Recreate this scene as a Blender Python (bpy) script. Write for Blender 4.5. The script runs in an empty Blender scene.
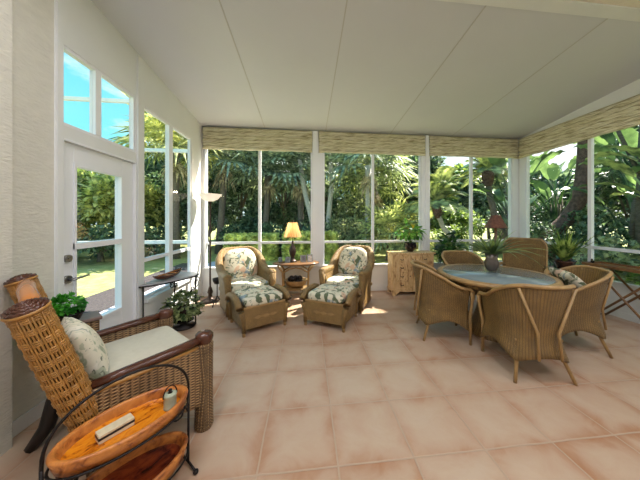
import bpy, math, random
from mathutils import Vector, Matrix
random.seed(7)
PI=math.pi; S=math.sin; K=math.cos
col=bpy.context.scene.collection
# ------------------------------------------------------------------ mesh builder
class MB:
    def __init__(s): s.v=[];s.f=[];s.m=[];s.uv=[];s.sm=[]
    def add(s,vs,fs,mi=0,uv=None,smooth=False):
        o=len(s.v); s.v+=[tuple(p) for p in vs]
        for i,f in enumerate(fs):
            s.f.append(tuple(o+k for k in f)); s.m.append(mi); s.sm.append(smooth)
            s.uv.append([uv[k] for k in f] if uv else None)
        return s
    def box(s,x0,x1,y0,y1,z0,z1,mi=0):
        vs=[(x,y,z) for z in(z0,z1) for y in(y0,y1) for x in(x0,x1)]
        fs=[(0,2,3,1),(4,5,7,6),(0,1,5,4),(2,6,7,3),(0,4,6,2),(1,3,7,5)]
        for f in fs:
            q=[vs[k] for k in f]; n=(Vector(q[1])-Vector(q[0])).cross(Vector(q[2])-Vector(q[1]))
            a=max(range(3),key=lambda i:abs(n[i])); ax=[i for i in range(3) if i!=a]
            s.add(q,[(0,1,2,3)],mi,[(p[ax[0]],p[ax[1]]) for p in q])
        return s
    def obox(s,c,sx,sy,sz,M=None,mi=0):   # box centred at c through matrix M
        t=MB().box(-sx/2,sx/2,-sy/2,sy/2,-sz/2,sz/2,mi); R=M or Matrix.Identity(3)
        t.v=[tuple(Vector(c)+R@Vector(p)) for p in t.v]; return s.join(t)
    def join(s,t,fn=None):
        o=len(s.v); s.v+=[tuple(fn(Vector(p))) if fn else p for p in t.v]
        s.f+=[tuple(o+k for k in f) for f in t.f]; s.m+=t.m; s.uv+=t.uv; s.sm+=t.sm; return s
    def tube(s,pts,r,n=8,mi=0,closed=False,sx=1.0,cap=True):
        pts=[Vector(p) for p in pts]; N=len(pts); rr=r if isinstance(r,(list,tuple)) else [r]*N
        up=None; rings=[]; L=0; prev=None; us=[]
        for i,p in enumerate(pts):
            if closed: d=pts[(i+1)%N]-pts[i-1]
            else: d=pts[min(i+1,N-1)]-pts[max(i-1,0)]
            if d.length<1e-9: d=Vector((0,0,1))
            d.normalize()
            if up is None: up=Vector((0,0,1)) if abs(d.z)<.9 else Vector((1,0,0))
            a=d.cross(up)
            if a.length<1e-6: a=d.orthogonal()
            a.normalize(); b=a.cross(d).normalized(); up=b
            if prev is not None: L+=(p-prev).length
            prev=p; us.append(L)
            rings.append([p+(a*K(2*PI*j/n)*sx+b*S(2*PI*j/n))*rr[i] for j in range(n)])
        vs=[q for R in rings for q in R]; R0=max(rr)
        uv=[(2*PI*j/n*R0,us[i]) for i in range(N) for j in range(n)]; fs=[]
        for i in range(N if closed else N-1):
            k=(i+1)%N
            for j in range(n):
                l=(j+1)%n; fs.append((i*n+j,i*n+l,k*n+l,k*n+j))
        s.add(vs,fs,mi,uv,True)
        if cap and not closed:
            s.add(rings[0],[tuple(range(n))[::-1]],mi,[(0,0)]*n); s.add(rings[-1],[tuple(range(n))],mi,[(0,0)]*n)
        return s
    def lathe(s,prof,c=(0,0,0),n=24,mi=0,sx=1,sy=1,rot=0,squeeze=None):
        vs=[];uv=[];L=0
        for i,(r,z) in enumerate(prof):
            if i: L+=math.hypot(r-prof[i-1][0],z-prof[i-1][1])
            for j in range(n):
                a=2*PI*j/n; q=squeeze(a,z) if squeeze else 1
                x,y=r*q*K(a)*sx,r*q*S(a)*sy
                vs.append((c[0]+x*K(rot)-y*S(rot),c[1]+x*S(rot)+y*K(rot),c[2]+z)); uv.append((a*.2,L))
        fs=[]
        for i in range(len(prof)-1):
            for j in range(n):
                l=(j+1)%n; fs.append((i*n+j,i*n+l,(i+1)*n+l,(i+1)*n+j))
        return s.add(vs,fs,mi,uv,True)
    def grid(s,fn,nu,nv,mi=0,uvs=(1,1),smooth=True,thick=0):
        P=[[Vector(fn(i/nu,j/nv)) for j in range(nv+1)] for i in range(nu+1)]
        vs=[p for r in P for p in r]; uv=[(i/nu*uvs[0],j/nv*uvs[1]) for i in range(nu+1) for j in range(nv+1)]
        W=nv+1; fs=[(i*W+j,(i+1)*W+j,(i+1)*W+j+1,i*W+j+1) for i in range(nu) for j in range(nv)]
        s.add(vs,fs,mi,uv,smooth)
        if thick:
            nr=[]
            for i in range(nu+1):
                for j in range(nv+1):
                    a=P[min(i+1,nu)][j]-P[max(i-1,0)][j]; b=P[i][min(j+1,nv)]-P[i][max(j-1,0)]
                    n_=a.cross(b); nr.append(n_.normalized() if n_.length>1e-12 else Vector((0,0,1)))
            v2=[p-n_*thick for p,n_ in zip(vs,nr)]
            s.add(v2,[f[::-1] for f in fs],mi,uv,smooth)
            bd=[i*W for i in range(nu+1)]+[nu*W+j for j in range(1,W)]+[i*W+nv for i in range(nu-1,-1,-1)]+[j for j in range(nv-1,0,-1)]
            vv=[vs[k] for k in bd]+[v2[k] for k in bd]; n=len(bd)
            s.add(vv,[(k,(k+1)%n,n+(k+1)%n,n+k) for k in range(n)],mi,[(0,0)]*(2*n))
        return s
    def ell(s,c,rx,ry,rz,n=16,m=10,mi=0,p=1.0,M=None,pz=1.0):   # superellipsoid
        def sg(v,e): return math.copysign(abs(v)**e,v)
        vs=[];uv=[]
        for i in range(m+1):
            t=-PI/2+PI*i/m
            for j in range(n):
                a=2*PI*j/n
                q=Vector((rx*sg(K(t),p if pz==1 else pz)*sg(K(a),p),ry*sg(K(t),p if pz==1 else pz)*sg(S(a),p),rz*sg(S(t),pz)))
                if M: q=M@q
                vs.append(Vector(c)+q); uv.append((j/n,i/m))
        fs=[(i*n+j,i*n+(j+1)%n,(i+1)*n+(j+1)%n,(i+1)*n+j) for i in range(m) for j in range(n)]
        return s.add(vs,fs,mi,uv,True)
    def prism(s,poly,axis,a,b,mi=0):
        def mk(p,t): return (t,p[0],p[1]) if axis=='x' else (p[0],t,p[1]) if axis=='y' else (p[0],p[1],t)
        n=len(poly); A=[mk(p,a) for p in poly];B=[mk(p,b) for p in poly]; uv=list(poly)
        s.add(A,[tuple(range(n))[::-1]],mi,uv); s.add(B,[tuple(range(n))],mi,uv)
        L=0
        for i in range(n):
            j=(i+1)%n; d=math.dist(poly[i],poly[j])
            s.add([A[i],A[j],B[j],B[i]],[(0,1,2,3)],mi,[(L,a),(L+d,a),(L+d,b),(L,b)]); L+=d
        return s
    def build(s,name,mats,parent=None,loc=None,rz=0,bevel=0,kind=None,label=None):
        me=bpy.data.meshes.new(name); me.from_pydata(s.v,[],s.f)
        if not isinstance(mats,(list,tuple)): mats=[mats]
        for m in mats: me.materials.append(m)
        me.polygons.foreach_set('material_index',s.m); me.polygons.foreach_set('use_smooth',s.sm)
        u=me.uv_layers.new(name='UVMap'); flat=[]
        for f,q in zip(s.f,s.uv):
            for k in range(len(f)): flat+= list(q[k])[:2] if q else [0,0]
        u.data.foreach_set('uv',flat); me.update()
        import bmesh
        bm=bmesh.new(); bm.from_mesh(me)
        if len(bm.verts)<20000: bmesh.ops.remove_doubles(bm,verts=bm.verts,dist=1e-5)
        if fixn(s): bmesh.ops.recalc_face_normals(bm,faces=bm.faces)
        bm.to_mesh(me); bm.free()
        o=bpy.data.objects.new(name,me); col.objects.link(o)
        if parent: o.parent=parent
        if loc: o.location=loc
        o.rotation_euler.z=rz
        if bevel:
            b=o.modifiers.new('bevel','BEVEL'); b.width=bevel; b.segments=2; b.limit_method='ANGLE'
        if kind: o['kind']=kind
        if label: o['label']=label
        return o
def fixn(s): return len(s.v)<20000
def thing(name,label,cat,loc=(0,0,0),rz=0,group=None):
    o=bpy.data.objects.new(name,None); col.objects.link(o); o.location=loc; o.rotation_euler.z=rz
    o.empty_display_size=.1; o['label']=label; o['category']=cat
    if group: o['group']=group
    return o
def tag(o,label,cat,group=None,kind=None):
    o['label']=label; o['category']=cat
    if group: o['group']=group
    if kind: o['kind']=kind
    return o
def dup(root,loc,rz,label):
    r=root.copy(); col.objects.link(r); r.location=loc; r.rotation_euler=(0,0,rz); r['label']=label
    for ch in list(root.children):
        c=ch.copy(); col.objects.link(c); c.parent=r
        for g in ch.children:
            d=g.copy(); col.objects.link(d); d.parent=c
    return r
# ------------------------------------------------------------------ materials
def NT(name):
    m=bpy.data.materials.new(name); m.use_nodes=True; nt=m.node_tree; b=nt.nodes['Principled BSDF']; return m,nt,b
def N(nt,t,**k):
    n=nt.nodes.new(t)
    for a,v in k.items():
        if a in n.inputs.keys(): n.inputs[a].default_value=v
        else: setattr(n,a,v)
    return n
def c4(c): return (c[0],c[1],c[2],1)
def rgb(r,g,b):
    f=lambda v:(v/255/12.92) if v/255<=.04045 else ((v/255+.055)/1.055)**2.4
    return (f(r),f(g),f(b))
def mat(name,c,rough=.5,metal=0,var=.0,scale=8,bump=0,bscale=60,spec=None,stretch=None,c2=None,coord='Object',detail=4):
    m,nt,b=NT(name); L=nt.links
    b.inputs['Roughness'].default_value=rough; b.inputs['Metallic'].default_value=metal
    if spec is not None: b.inputs['Specular IOR Level'].default_value=spec
    tc=N(nt,'ShaderNodeTexCoord'); mp=N(nt,'ShaderNodeMapping'); L.new(tc.outputs[coord],mp.inputs[0])
    if stretch: mp.inputs['Scale'].default_value=stretch
    if var or c2:
        n=N(nt,'ShaderNodeTexNoise',Scale=scale,Detail=detail); L.new(mp.outputs[0],n.inputs['Vector'])
        r=N(nt,'ShaderNodeValToRGB'); r.color_ramp.elements[0].position=.35; r.color_ramp.elements[1].position=.65
        d=c2 or tuple(x*(1-var) for x in c)
        r.color_ramp.elements[0].color=c4(d); r.color_ramp.elements[1].color=c4(c)
        L.new(n.outputs['Fac'],r.inputs[0]); L.new(r.outputs[0],b.inputs['Base Color'])
    else: b.inputs['Base Color'].default_value=c4(c)
    if bump:
        n=N(nt,'ShaderNodeTexNoise',Scale=bscale,Detail=3); L.new(mp.outputs[0],n.inputs['Vector'])
        bp=N(nt,'ShaderNodeBump',Strength=min(1,bump),Distance=.01); L.new(n.outputs['Fac'],bp.inputs['Height']); L.new(bp.outputs[0],b.inputs['Normal'])
    return m
def mth(nt,op,a,b=None,c=None):
    n=nt.nodes.new('ShaderNodeMath'); n.operation=op
    for i,v in enumerate((a,b,c)):
        if v is None: continue
        if hasattr(v,'links'): nt.links.new(v,n.inputs[i])
        else: n.inputs[i].default_value=v
    return n.outputs[0]
def wicker(name,c,dark,fu=110,fv=220,rough=.45,tone=.5,gap=.25,stripe=0):
    # over-and-under weave on UVs given in metres: upright stakes crossed by fine rows
    m,nt,b=NT(name); L=nt.links
    tc=N(nt,'ShaderNodeTexCoord'); sp=N(nt,'ShaderNodeSeparateXYZ'); L.new(tc.outputs['UV'],sp.inputs[0])
    u=mth(nt,'MULTIPLY',sp.outputs[0],fu); v=mth(nt,'MULTIPLY',sp.outputs[1],fv)
    row=mth(nt,'FLOOR',v); su=mth(nt,'SINE',mth(nt,'MULTIPLY_ADD',row,PI,mth(nt,'MULTIPLY',u,PI)))
    fvv=mth(nt,'SINE',mth(nt,'MULTIPLY',mth(nt,'FRACT',v),PI))
    h=mth(nt,'MULTIPLY',mth(nt,'MULTIPLY_ADD',su,.5,.5),fvv)
    n=N(nt,'ShaderNodeTexNoise',Scale=9,Detail=3); L.new(tc.outputs['Object'],n.inputs['Vector'])
    r=N(nt,'ShaderNodeValToRGB'); e=r.color_ramp.elements; e[0].position=.0; e[0].color=c4(dark); e[1].position=gap+.25; e[1].color=c4(c)
    L.new(h,r.inputs[0])
    mx=N(nt,'ShaderNodeMix',data_type='RGBA',blend_type='MULTIPLY'); mx.inputs[0].default_value=1
    r2=N(nt,'ShaderNodeValToRGB'); r2.color_ramp.elements[0].position=.35;r2.color_ramp.elements[1].position=.7
    r2.color_ramp.elements[0].color=(tone,tone,tone,1); r2.color_ramp.elements[1].color=(1,1,1,1)
    L.new(n.outputs['Fac'],r2.inputs[0]); L.new(r.outputs[0],mx.inputs[6]); L.new(r2.outputs[0],mx.inputs[7]); L.new(mx.outputs[2],b.inputs['Base Color'])
    bp=N(nt,'ShaderNodeBump',Strength=.6,Distance=.004); hh=h
    if stripe:   # heavier upright stakes standing proud of the fine rows
        hs=mth(nt,'POWER',mth(nt,'ABSOLUTE',mth(nt,'SINE',mth(nt,'MULTIPLY',sp.outputs[0],stripe*PI))),.7)
        hh=mth(nt,'MULTIPLY_ADD',hs,1.6,h)
        m2=N(nt,'ShaderNodeMix',data_type='RGBA',blend_type='MULTIPLY'); m2.inputs[0].default_value=1; r3=N(nt,'ShaderNodeValToRGB'); r3.color_ramp.elements[0].color=(.42,.38,.34,1); r3.color_ramp.elements[1].position=.75; L.new(hs,r3.inputs[0])
        L.new(mx.outputs[2],m2.inputs[6]); L.new(r3.outputs[0],m2.inputs[7]); L.new(m2.outputs[2],b.inputs['Base Color'])
    L.new(hh,bp.inputs['Height']); L.new(bp.outputs[0],b.inputs['Normal'])
    b.inputs['Roughness'].default_value=rough; return m
def fabric_floral(name,base,greens,warm,blue,scale=7,rough=.85):
    m,nt,b=NT(name); L=nt.links; tc=N(nt,'ShaderNodeTexCoord')
    cur=None
    n0=N(nt,'ShaderNodeTexNoise',Scale=3.,Detail=2); L.new(tc.outputs['Object'],n0.inputs['Vector'])
    def warp(off,k):
        mp=N(nt,'ShaderNodeMapping'); mp.inputs['Location'].default_value=(off,off*.7,off*.3); L.new(tc.outputs['Object'],mp.inputs[0]); return mp.outputs[0]
    val=N(nt,'ShaderNodeRGB'); val.outputs[0].default_value=c4(base); cur=val.outputs[0]
    for i,(c,sc,th,dist) in enumerate(((greens[0],scale,.56,1.6),(greens[1],scale*1.5,.60,2.4),(warm,scale*1.1,.60,.6),(blue,scale*.9,.62,1.8),(tuple(x*.5 for x in greens[0]),scale*2.2,.66,2.5))):
        n=N(nt,'ShaderNodeTexNoise',Scale=sc,Detail=2.2,Distortion=dist); L.new(warp(i*3.7+1,1),n.inputs['Vector'])
        r=N(nt,'ShaderNodeValToRGB'); r.color_ramp.elements[0].position=th-.015; r.color_ramp.elements[1].position=th+.015
        L.new(n.outputs['Fac'],r.inputs[0]); mx=N(nt,'ShaderNodeMix',data_type='RGBA'); L.new(r.outputs[0],mx.inputs[0]); L.new(cur,mx.inputs[6]); mx.inputs[7].default_value=c4(c); cur=mx.outputs[2]
    L.new(cur,b.inputs['Base Color']); b.inputs['Roughness'].default_value=rough; return m
def leafmat(name,c,c2,trans=.35,rough=.45,scale=5):
    c=tuple(v*.75 for v in c); c2=tuple(min(.9,v*1.2) for v in c2); m,nt,b=NT(name); L=nt.links; tc=N(nt,'ShaderNodeTexCoord')
    n=N(nt,'ShaderNodeTexNoise',Scale=scale,Detail=6); L.new(tc.outputs['Object'],n.inputs['Vector'])
    r=N(nt,'ShaderNodeValToRGB'); r.color_ramp.elements[0].position=.42;r.color_ramp.elements[1].position=.6
    r.color_ramp.elements[0].color=c4(c);r.color_ramp.elements[1].color=c4(c2); L.new(n.outputs['Fac'],r.inputs[0])
    L.new(r.outputs[0],b.inputs['Base Color']); b.inputs['Roughness'].default_value=rough
    t=N(nt,'ShaderNodeBsdfTranslucent')
    g=N(nt,'ShaderNodeMix',data_type='RGBA',blend_type='MULTIPLY'); g.inputs[0].default_value=1; L.new(r.outputs[0],g.inputs[6]); g.inputs[7].default_value=(1.5,1.5,.85,1)
    L.new(g.outputs[2],t.inputs[0]); mx=N(nt,'ShaderNodeMixShader'); mx.inputs[0].default_value=trans
    L.new(b.outputs[0],mx.inputs[1]); L.new(t.outputs[0],mx.inputs[2]); L.new(mx.outputs[0],nt.nodes['Material Output'].inputs[0]); return m
def glassmat(name,tint=(1,1,1),refl=.5):
    m,nt,b=NT(name); L=nt.links; nt.nodes.remove(b)
    t=N(nt,'ShaderNodeBsdfTransparent'); t.inputs[0].default_value=c4(tint); g=N(nt,'ShaderNodeBsdfGlossy'); g.inputs['Roughness'].default_value=.0
    f=N(nt,'ShaderNodeFresnel'); f.inputs[0].default_value=1.45
    mx=N(nt,'ShaderNodeMixShader'); L.new(mth(nt,'MULTIPLY',f.outputs[0],refl),mx.inputs[0]); L.new(t.outputs[0],mx.inputs[1]); L.new(g.outputs[0],mx.inputs[2])
    L.new(mx.outputs[0],nt.nodes['Material Output'].inputs[0]); return m
def tilemat():
    m,nt,b=NT('terracotta_tile'); L=nt.links; T=.457
    tc=N(nt,'ShaderNodeTexCoord'); sp=N(nt,'ShaderNodeSeparateXYZ'); L.new(tc.outputs['Object'],sp.inputs[0])
    nw=N(nt,'ShaderNodeTexNoise',Scale=5,Detail=2); L.new(tc.outputs['Object'],nw.inputs['Vector']); wob=mth(nt,'MULTIPLY_ADD',nw.outputs['Fac'],.02,-.01)
    x=mth(nt,'DIVIDE',mth(nt,'ADD',sp.outputs[0],.279+10*T),T); y=mth(nt,'DIVIDE',mth(nt,'ADD',sp.outputs[1],-1.37+10*T),T)
    dx=mth(nt,'ABSOLUTE',mth(nt,'SUBTRACT',mth(nt,'FRACT',mth(nt,'ADD',x,wob)),.5)); dy=mth(nt,'ABSOLUTE',mth(nt,'SUBTRACT',mth(nt,'FRACT',mth(nt,'ADD',y,wob)),.5))
    e=mth(nt,'MAXIMUM',dx,dy)   # .5 at joint
    cmb=N(nt,'ShaderNodeCombineXYZ'); L.new(mth(nt,'FLOOR',x),cmb.inputs[0]); L.new(mth(nt,'FLOOR',y),cmb.inputs[1])
    wn=N(nt,'ShaderNodeTexWhiteNoise'); wn.noise_dimensions='2D'; L.new(cmb.outputs[0],wn.inputs['Vector'])
    n=N(nt,'ShaderNodeTexNoise',Scale=4.5,Detail=7,Roughness=.62,Distortion=.6); L.new(tc.outputs['Object'],n.inputs['Vector'])
    # glaze is browner towards the rim of each fired tile
    edge=N(nt,'ShaderNodeMapRange'); L.new(e,edge.inputs[0]); edge.inputs[1].default_value=.28; edge.inputs[2].default_value=.49; edge.inputs[3].default_value=0; edge.inputs[4].default_value=.17
    f=mth(nt,'ADD',mth(nt,'MULTIPLY_ADD',wn.outputs[0],.12,-.06),mth(nt,'SUBTRACT',mth(nt,'MULTIPLY_ADD',n.outputs['Fac'],.5,.28),edge.outputs[0]))
    r=N(nt,'ShaderNodeValToRGB'); E=r.color_ramp.elements; E[0].position=.26;E[0].color=c4(rgb(168,122,90));E[1].position=.62;E[1].color=c4(rgb(192,170,148))
    k=E.new(.42); k.color=c4(rgb(184,154,130))
    L.new(f,r.inputs[0])
    gm=N(nt,'ShaderNodeMapRange'); L.new(e,gm.inputs[0]); gm.inputs[1].default_value=.486; gm.inputs[2].default_value=.490
    mx=N(nt,'ShaderNodeMix',data_type='RGBA'); L.new(gm.outputs[0],mx.inputs[0]); L.new(r.outputs[0],mx.inputs[6]); mx.inputs[7].default_value=c4(rgb(182,158,136))
    L.new(mx.outputs[2],b.inputs['Base Color'])
    h=mth(nt,'MULTIPLY_ADD',gm.outputs[0],-1.,mth(nt,'MULTIPLY',n.outputs['Fac'],.25))
    bp=N(nt,'ShaderNodeBump',Strength=.5,Distance=.006); L.new(h,bp.inputs['Height']); L.new(bp.outputs[0],b.inputs['Normal'])
    b.inputs['Roughness'].default_value=.36; b.inputs['Specular IOR Level'].default_value=.42
    return m
def burl(name,c,c2,c3,scale=9,rough=.25,stretch=(1,1,1)):
    m,nt,b=NT(name); L=nt.links; tc=N(nt,'ShaderNodeTexCoord'); mp=N(nt,'ShaderNodeMapping'); mp.inputs['Scale'].default_value=stretch; L.new(tc.outputs['Object'],mp.inputs[0])
    n=N(nt,'ShaderNodeTexNoise',Scale=scale,Detail=6,Roughness=.65,Distortion=1.2); L.new(mp.outputs[0],n.inputs['Vector'])
    r=N(nt,'ShaderNodeValToRGB'); E=r.color_ramp.elements; E[0].position=.36;E[0].color=c4(c3);E[1].position=.62;E[1].color=c4(c); k=E.new(.46);k.color=c4(c2)
    L.new(n.outputs['Fac'],r.inputs[0]); L.new(r.outputs[0],b.inputs['Base Color']); b.inputs['Roughness'].default_value=rough; return m
def shadecloth():
    m,nt,b=NT('woven_shade'); L=nt.links; tc=N(nt,'ShaderNodeTexCoord')
    mp=N(nt,'ShaderNodeMapping'); mp.inputs['Scale'].default_value=(4,70,1); L.new(tc.outputs['UV'],mp.inputs[0])
    n=N(nt,'ShaderNodeTexNoise',Scale=1,Detail=3); L.new(mp.outputs[0],n.inputs['Vector'])
    r=N(nt,'ShaderNodeValToRGB'); E=r.color_ramp.elements; E[0].position=.36;E[0].color=c4(rgb(172,160,118));E[1].position=.6;E[1].color=c4(rgb(248,244,222)); k=E.new(.46);k.color=c4(rgb(232,224,192))
    L.new(n.outputs['Fac'],r.inputs[0]); b.inputs['Roughness'].default_value=.85
    # fold shade painted into the colour along the lower edge of every fold (v runs 0..1 over six folds)
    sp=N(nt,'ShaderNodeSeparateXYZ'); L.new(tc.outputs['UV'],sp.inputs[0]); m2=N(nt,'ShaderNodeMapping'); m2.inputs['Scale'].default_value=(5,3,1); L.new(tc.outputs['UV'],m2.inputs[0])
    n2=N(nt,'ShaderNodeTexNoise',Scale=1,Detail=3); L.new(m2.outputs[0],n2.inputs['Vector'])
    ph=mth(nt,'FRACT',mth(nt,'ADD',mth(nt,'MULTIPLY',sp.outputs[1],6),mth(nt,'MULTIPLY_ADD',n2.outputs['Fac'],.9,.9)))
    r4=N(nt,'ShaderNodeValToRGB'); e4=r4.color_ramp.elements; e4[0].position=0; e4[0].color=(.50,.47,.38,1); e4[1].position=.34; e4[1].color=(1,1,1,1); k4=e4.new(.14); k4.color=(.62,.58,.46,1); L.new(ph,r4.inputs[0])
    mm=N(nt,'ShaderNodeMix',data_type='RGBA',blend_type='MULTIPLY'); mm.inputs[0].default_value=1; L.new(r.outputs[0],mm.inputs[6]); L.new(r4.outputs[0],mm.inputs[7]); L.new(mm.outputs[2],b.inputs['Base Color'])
    t=N(nt,'ShaderNodeBsdfTranslucent'); L.new(r.outputs[0],t.inputs[0]); mx=N(nt,'ShaderNodeMixShader'); mx.inputs[0].default_value=.25
    L.new(b.outputs[0],mx.inputs[1]);L.new(t.outputs[0],mx.inputs[2]);L.new(mx.outputs[0],nt.nodes['Material Output'].inputs[0]); return m
def emis(name,c,s):
    m,nt,b=NT(name); b.inputs['Emission Color'].default_value=c4(c); b.inputs['Emission Strength'].default_value=s; b.inputs['Base Color'].default_value=c4(c); return m
M={}
M['paint']=mat('white_paint',rgb(226,228,228),.5,var=.03,scale=3)
M['frame']=mat('white_vinyl',rgb(232,234,238),.35)
M['ceil']=mat('ceiling_paint',rgb(206,208,214),.6,var=.02,scale=2)
M['stucco']=mat('stucco',rgb(214,211,200),.85,var=.06,scale=10,bump=.6,bscale=28,stretch=(1,1,2.6))
M['stucco_ceiling']=mat('stucco_ceiling',rgb(226,219,204),.9,var=.05,scale=14,bump=.8,bscale=45)
M['tile']=tilemat()
M['glass']=glassmat('window_glass',(.985,.99,.99),.08)
M['shade']=shadecloth()
M['wick']=wicker('honey_wicker',rgb(180,144,84),rgb(96,70,36),120,240,tone=.7)
M['wick_fine']=wicker('fine_brown_wicker',rgb(174,138,78),rgb(92,66,32),150,300,gap=.3,tone=.7,stripe=42)
M['wick_old']=wicker('aged_wicker',rgb(196,158,110),rgb(76,52,32),34,110,.45,.7,.3,stripe=24)
M['rattan']=mat('rattan_pole',rgb(170,136,88),.38,var=.25,scale=14)
M['cane']=mat('golden_cane',rgb(180,130,66),.4,var=.35,scale=20)
M['darkwood']=mat('dark_polished_wood',rgb(88,50,34),.22,var=.4,scale=12,stretch=(1,1,1))
M['blackwood']=mat('black_wood',rgb(30,22,20),.4,var=.3)
M['honeywood']=mat('honey_polished_wood',rgb(190,120,58),.18,var=.25,scale=6)
M['iron']=mat('black_iron',rgb(40,36,36),.45,.6,var=.3,scale=30)
M['bronze']=mat('aged_bronze',rgb(70,56,48),.4,.6,var=.4,scale=20)
M['cream_cloth']=mat('cream_cloth',rgb(206,202,184),.9,var=.05,scale=30,bump=.3,bscale=300)
M['floral']=fabric_floral('tropical_print_cloth',rgb(216,208,184),(rgb(90,100,74),rgb(128,136,110)),rgb(208,176,148),rgb(140,156,166),4.8)
M['sage']=fabric_floral('sage_leaf_print',rgb(218,212,190),(rgb(160,168,142),rgb(182,186,160)),rgb(226,220,202),rgb(170,174,160),7)
M['traywood']=burl('amber_tray_wood',rgb(228,146,30),rgb(214,122,20),rgb(120,50,8),13,.22,(1,2.2,1))
M['traylow']=burl('red_brown_tray_wood',rgb(142,62,26),rgb(108,40,18),rgb(60,20,10),8,.25,(1,2,1))
M['trayrim']=burl('tray_rim_wood',rgb(206,134,66),rgb(180,108,50),rgb(120,62,30),12,.3)
M['pine']=burl('knotty_pine',rgb(224,194,148),rgb(212,176,124),rgb(158,114,72),5,.4,(3,3,1))
M['tableglass']=mat('frosted_blue_glass',rgb(120,136,140),.09,spec=.9)
M['pewter']=mat('pewter',rgb(120,110,104),.3,.7,var=.3,scale=14)
M['pot_black']=mat('black_glazed_pot',rgb(28,24,26),.2)
M['pot_brown']=mat('brown_glazed_pot',rgb(64,38,30),.2,var=.3)
M['terra']=mat('terracotta_pot',rgb(156,92,60),.7,var=.3)
M['soil']=mat('soil',rgb(50,36,26),.95,var=.4,scale=40)
M['stone']=mat('pale_stone',rgb(176,174,178),.3,var=.15,scale=14)
M['steel']=mat('satin_nickel',rgb(150,148,146),.3,.9)
M['paper']=mat('book_paper',rgb(226,212,180),.8,var=.15,scale=40)
M['bookblack']=mat('black_band',rgb(34,32,34),.5)
M['jar']=mat('pale_green_ceramic',rgb(176,184,160),.2,var=.2,scale=30)
M['redshade']=mat('mica_shade',rgb(128,78,58),.5,var=.5,scale=26)
M['mulch']=mat('dark_mulch',rgb(88,80,82),.95,var=.5,scale=22,bump=1,bscale=60)
M['concrete']=mat('patio_concrete',rgb(196,190,204),.8,var=.08,scale=6)
M['lawn']=mat('lawn_grass',rgb(184,184,120),.9,c2=rgb(148,154,90),scale=5,bump=1,bscale=90,detail=9)
M['bark_pale']=mat('pale_palm_bark',rgb(206,200,194),.85,var=.3,scale=9,stretch=(1,1,5),bump=.6,bscale=30)
M['bark_grey']=mat('grey_palm_bark',rgb(128,116,108),.9,var=.45,scale=9,stretch=(1,1,6),bump=.8,bscale=30)
M['bark_brown']=mat('rough_brown_bark',rgb(128,98,90),.9,var=.55,scale=12,bump=1,bscale=30)
M['dead']=leafmat('dry_fronds',rgb(164,150,124),rgb(204,190,164),.2,.8)
M['lf_dark']=leafmat('dark_foliage',rgb(60,84,70),rgb(124,148,120),.25)
M['lf_mid']=leafmat('mid_foliage',rgb(88,112,64),rgb(146,166,98),.35)
M['lf_blue']=leafmat('blue_green_foliage',rgb(82,104,98),rgb(140,160,146),.25)
M['lf_yel']=leafmat('yellow_green_foliage',rgb(142,154,96),rgb(208,206,150),.4)
M['lf_grey']=leafmat('grey_green_foliage',rgb(120,134,112),rgb(184,190,156),.3)
M['lf_fan']=leafmat('fan_palm_green',rgb(92,110,98),rgb(168,180,156),.35)
M['lf_pin']=leafmat('feather_palm_green',rgb(112,130,92),rgb(188,194,142),.3)
M['lf_ban']=leafmat('paddle_leaf_green',rgb(74,104,82),rgb(128,156,116),.3,scale=1.5)
M['lf_hedge']=leafmat('hedge_green',rgb(190,198,112),rgb(234,232,156),.3,scale=4)
M['lf_house']=leafmat('houseplant_green',rgb(60,120,50),rgb(126,176,84),.3,.35,6)
M['lf_bright']=leafmat('fresh_green_herb',rgb(52,140,42),rgb(98,186,66),.35,.4,14)
M['lf_spike']=leafmat('grey_green_blade',rgb(74,98,60),rgb(134,152,96),.3,.35,5)
# ------------------------------------------------------------------ camera
f_px,yaw,y0,px,H=240.6,.1096,218.9,333.4,1.42
cam=bpy.data.cameras.new('camera'); co=bpy.data.objects.new('camera',cam); col.objects.link(co)
cam.sensor_fit='HORIZONTAL'; cam.sensor_width=36; cam.lens=f_px/640*36; cam.clip_start=.03; cam.clip_end=300
co.location=(0,0,H); co.rotation_euler=(PI/2,0,-yaw); cam.shift_x=-(px-320)/640; cam.shift_y=-(240-y0)/640
sc=bpy.context.scene; sc.camera=co
sc.view_settings.view_transform='Standard'; sc.view_settings.look='None'; sc.view_settings.gamma=1; sc.view_settings.use_curve_mapping=False
sc.view_settings.exposure=0.30
# ------------------------------------------------------------------ the room
XL,XR,YB=-1.91,4.48,4.65
def cz(y): return 3.40 if y<2.05 else 3.40-(y-2.05)*.108
ST='structure'
MB().box(-2.03,XR+.12,-1.5,YB+.12,-.12,0).build('floor',M['tile'],kind=ST)
b=MB(); b.prism([(2.05,cz(2.05)),(YB+.12,cz(YB+.12)),(YB+.12,cz(YB+.12)+.1),(2.05,3.5)],'x',-2.03,XR+.12); b.build('ceiling',M['ceil'],kind=ST)
MB().box(-2.03,XR+.12,-1.62,1.93,3.40,3.5).build('ceiling_house',M['stucco_ceiling'],kind=ST)
MB().box(-2.03,XR+.12,1.93,2.05,3.385,3.5).build('trim_1',M['paint'],kind=ST)
for i,x in enumerate((-.78,.36,1.65,2.95)):
    MB().prism([(2.055,cz(2.055)-.003),(YB-.01,cz(YB-.01)-.003),(YB-.01,cz(YB-.01)),(2.055,cz(2.055))],'x',x-.006,x+.006).build('trim_%d'%(i+2),mat('seam_%d'%i,rgb(186,185,183),.6),kind=ST)
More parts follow.
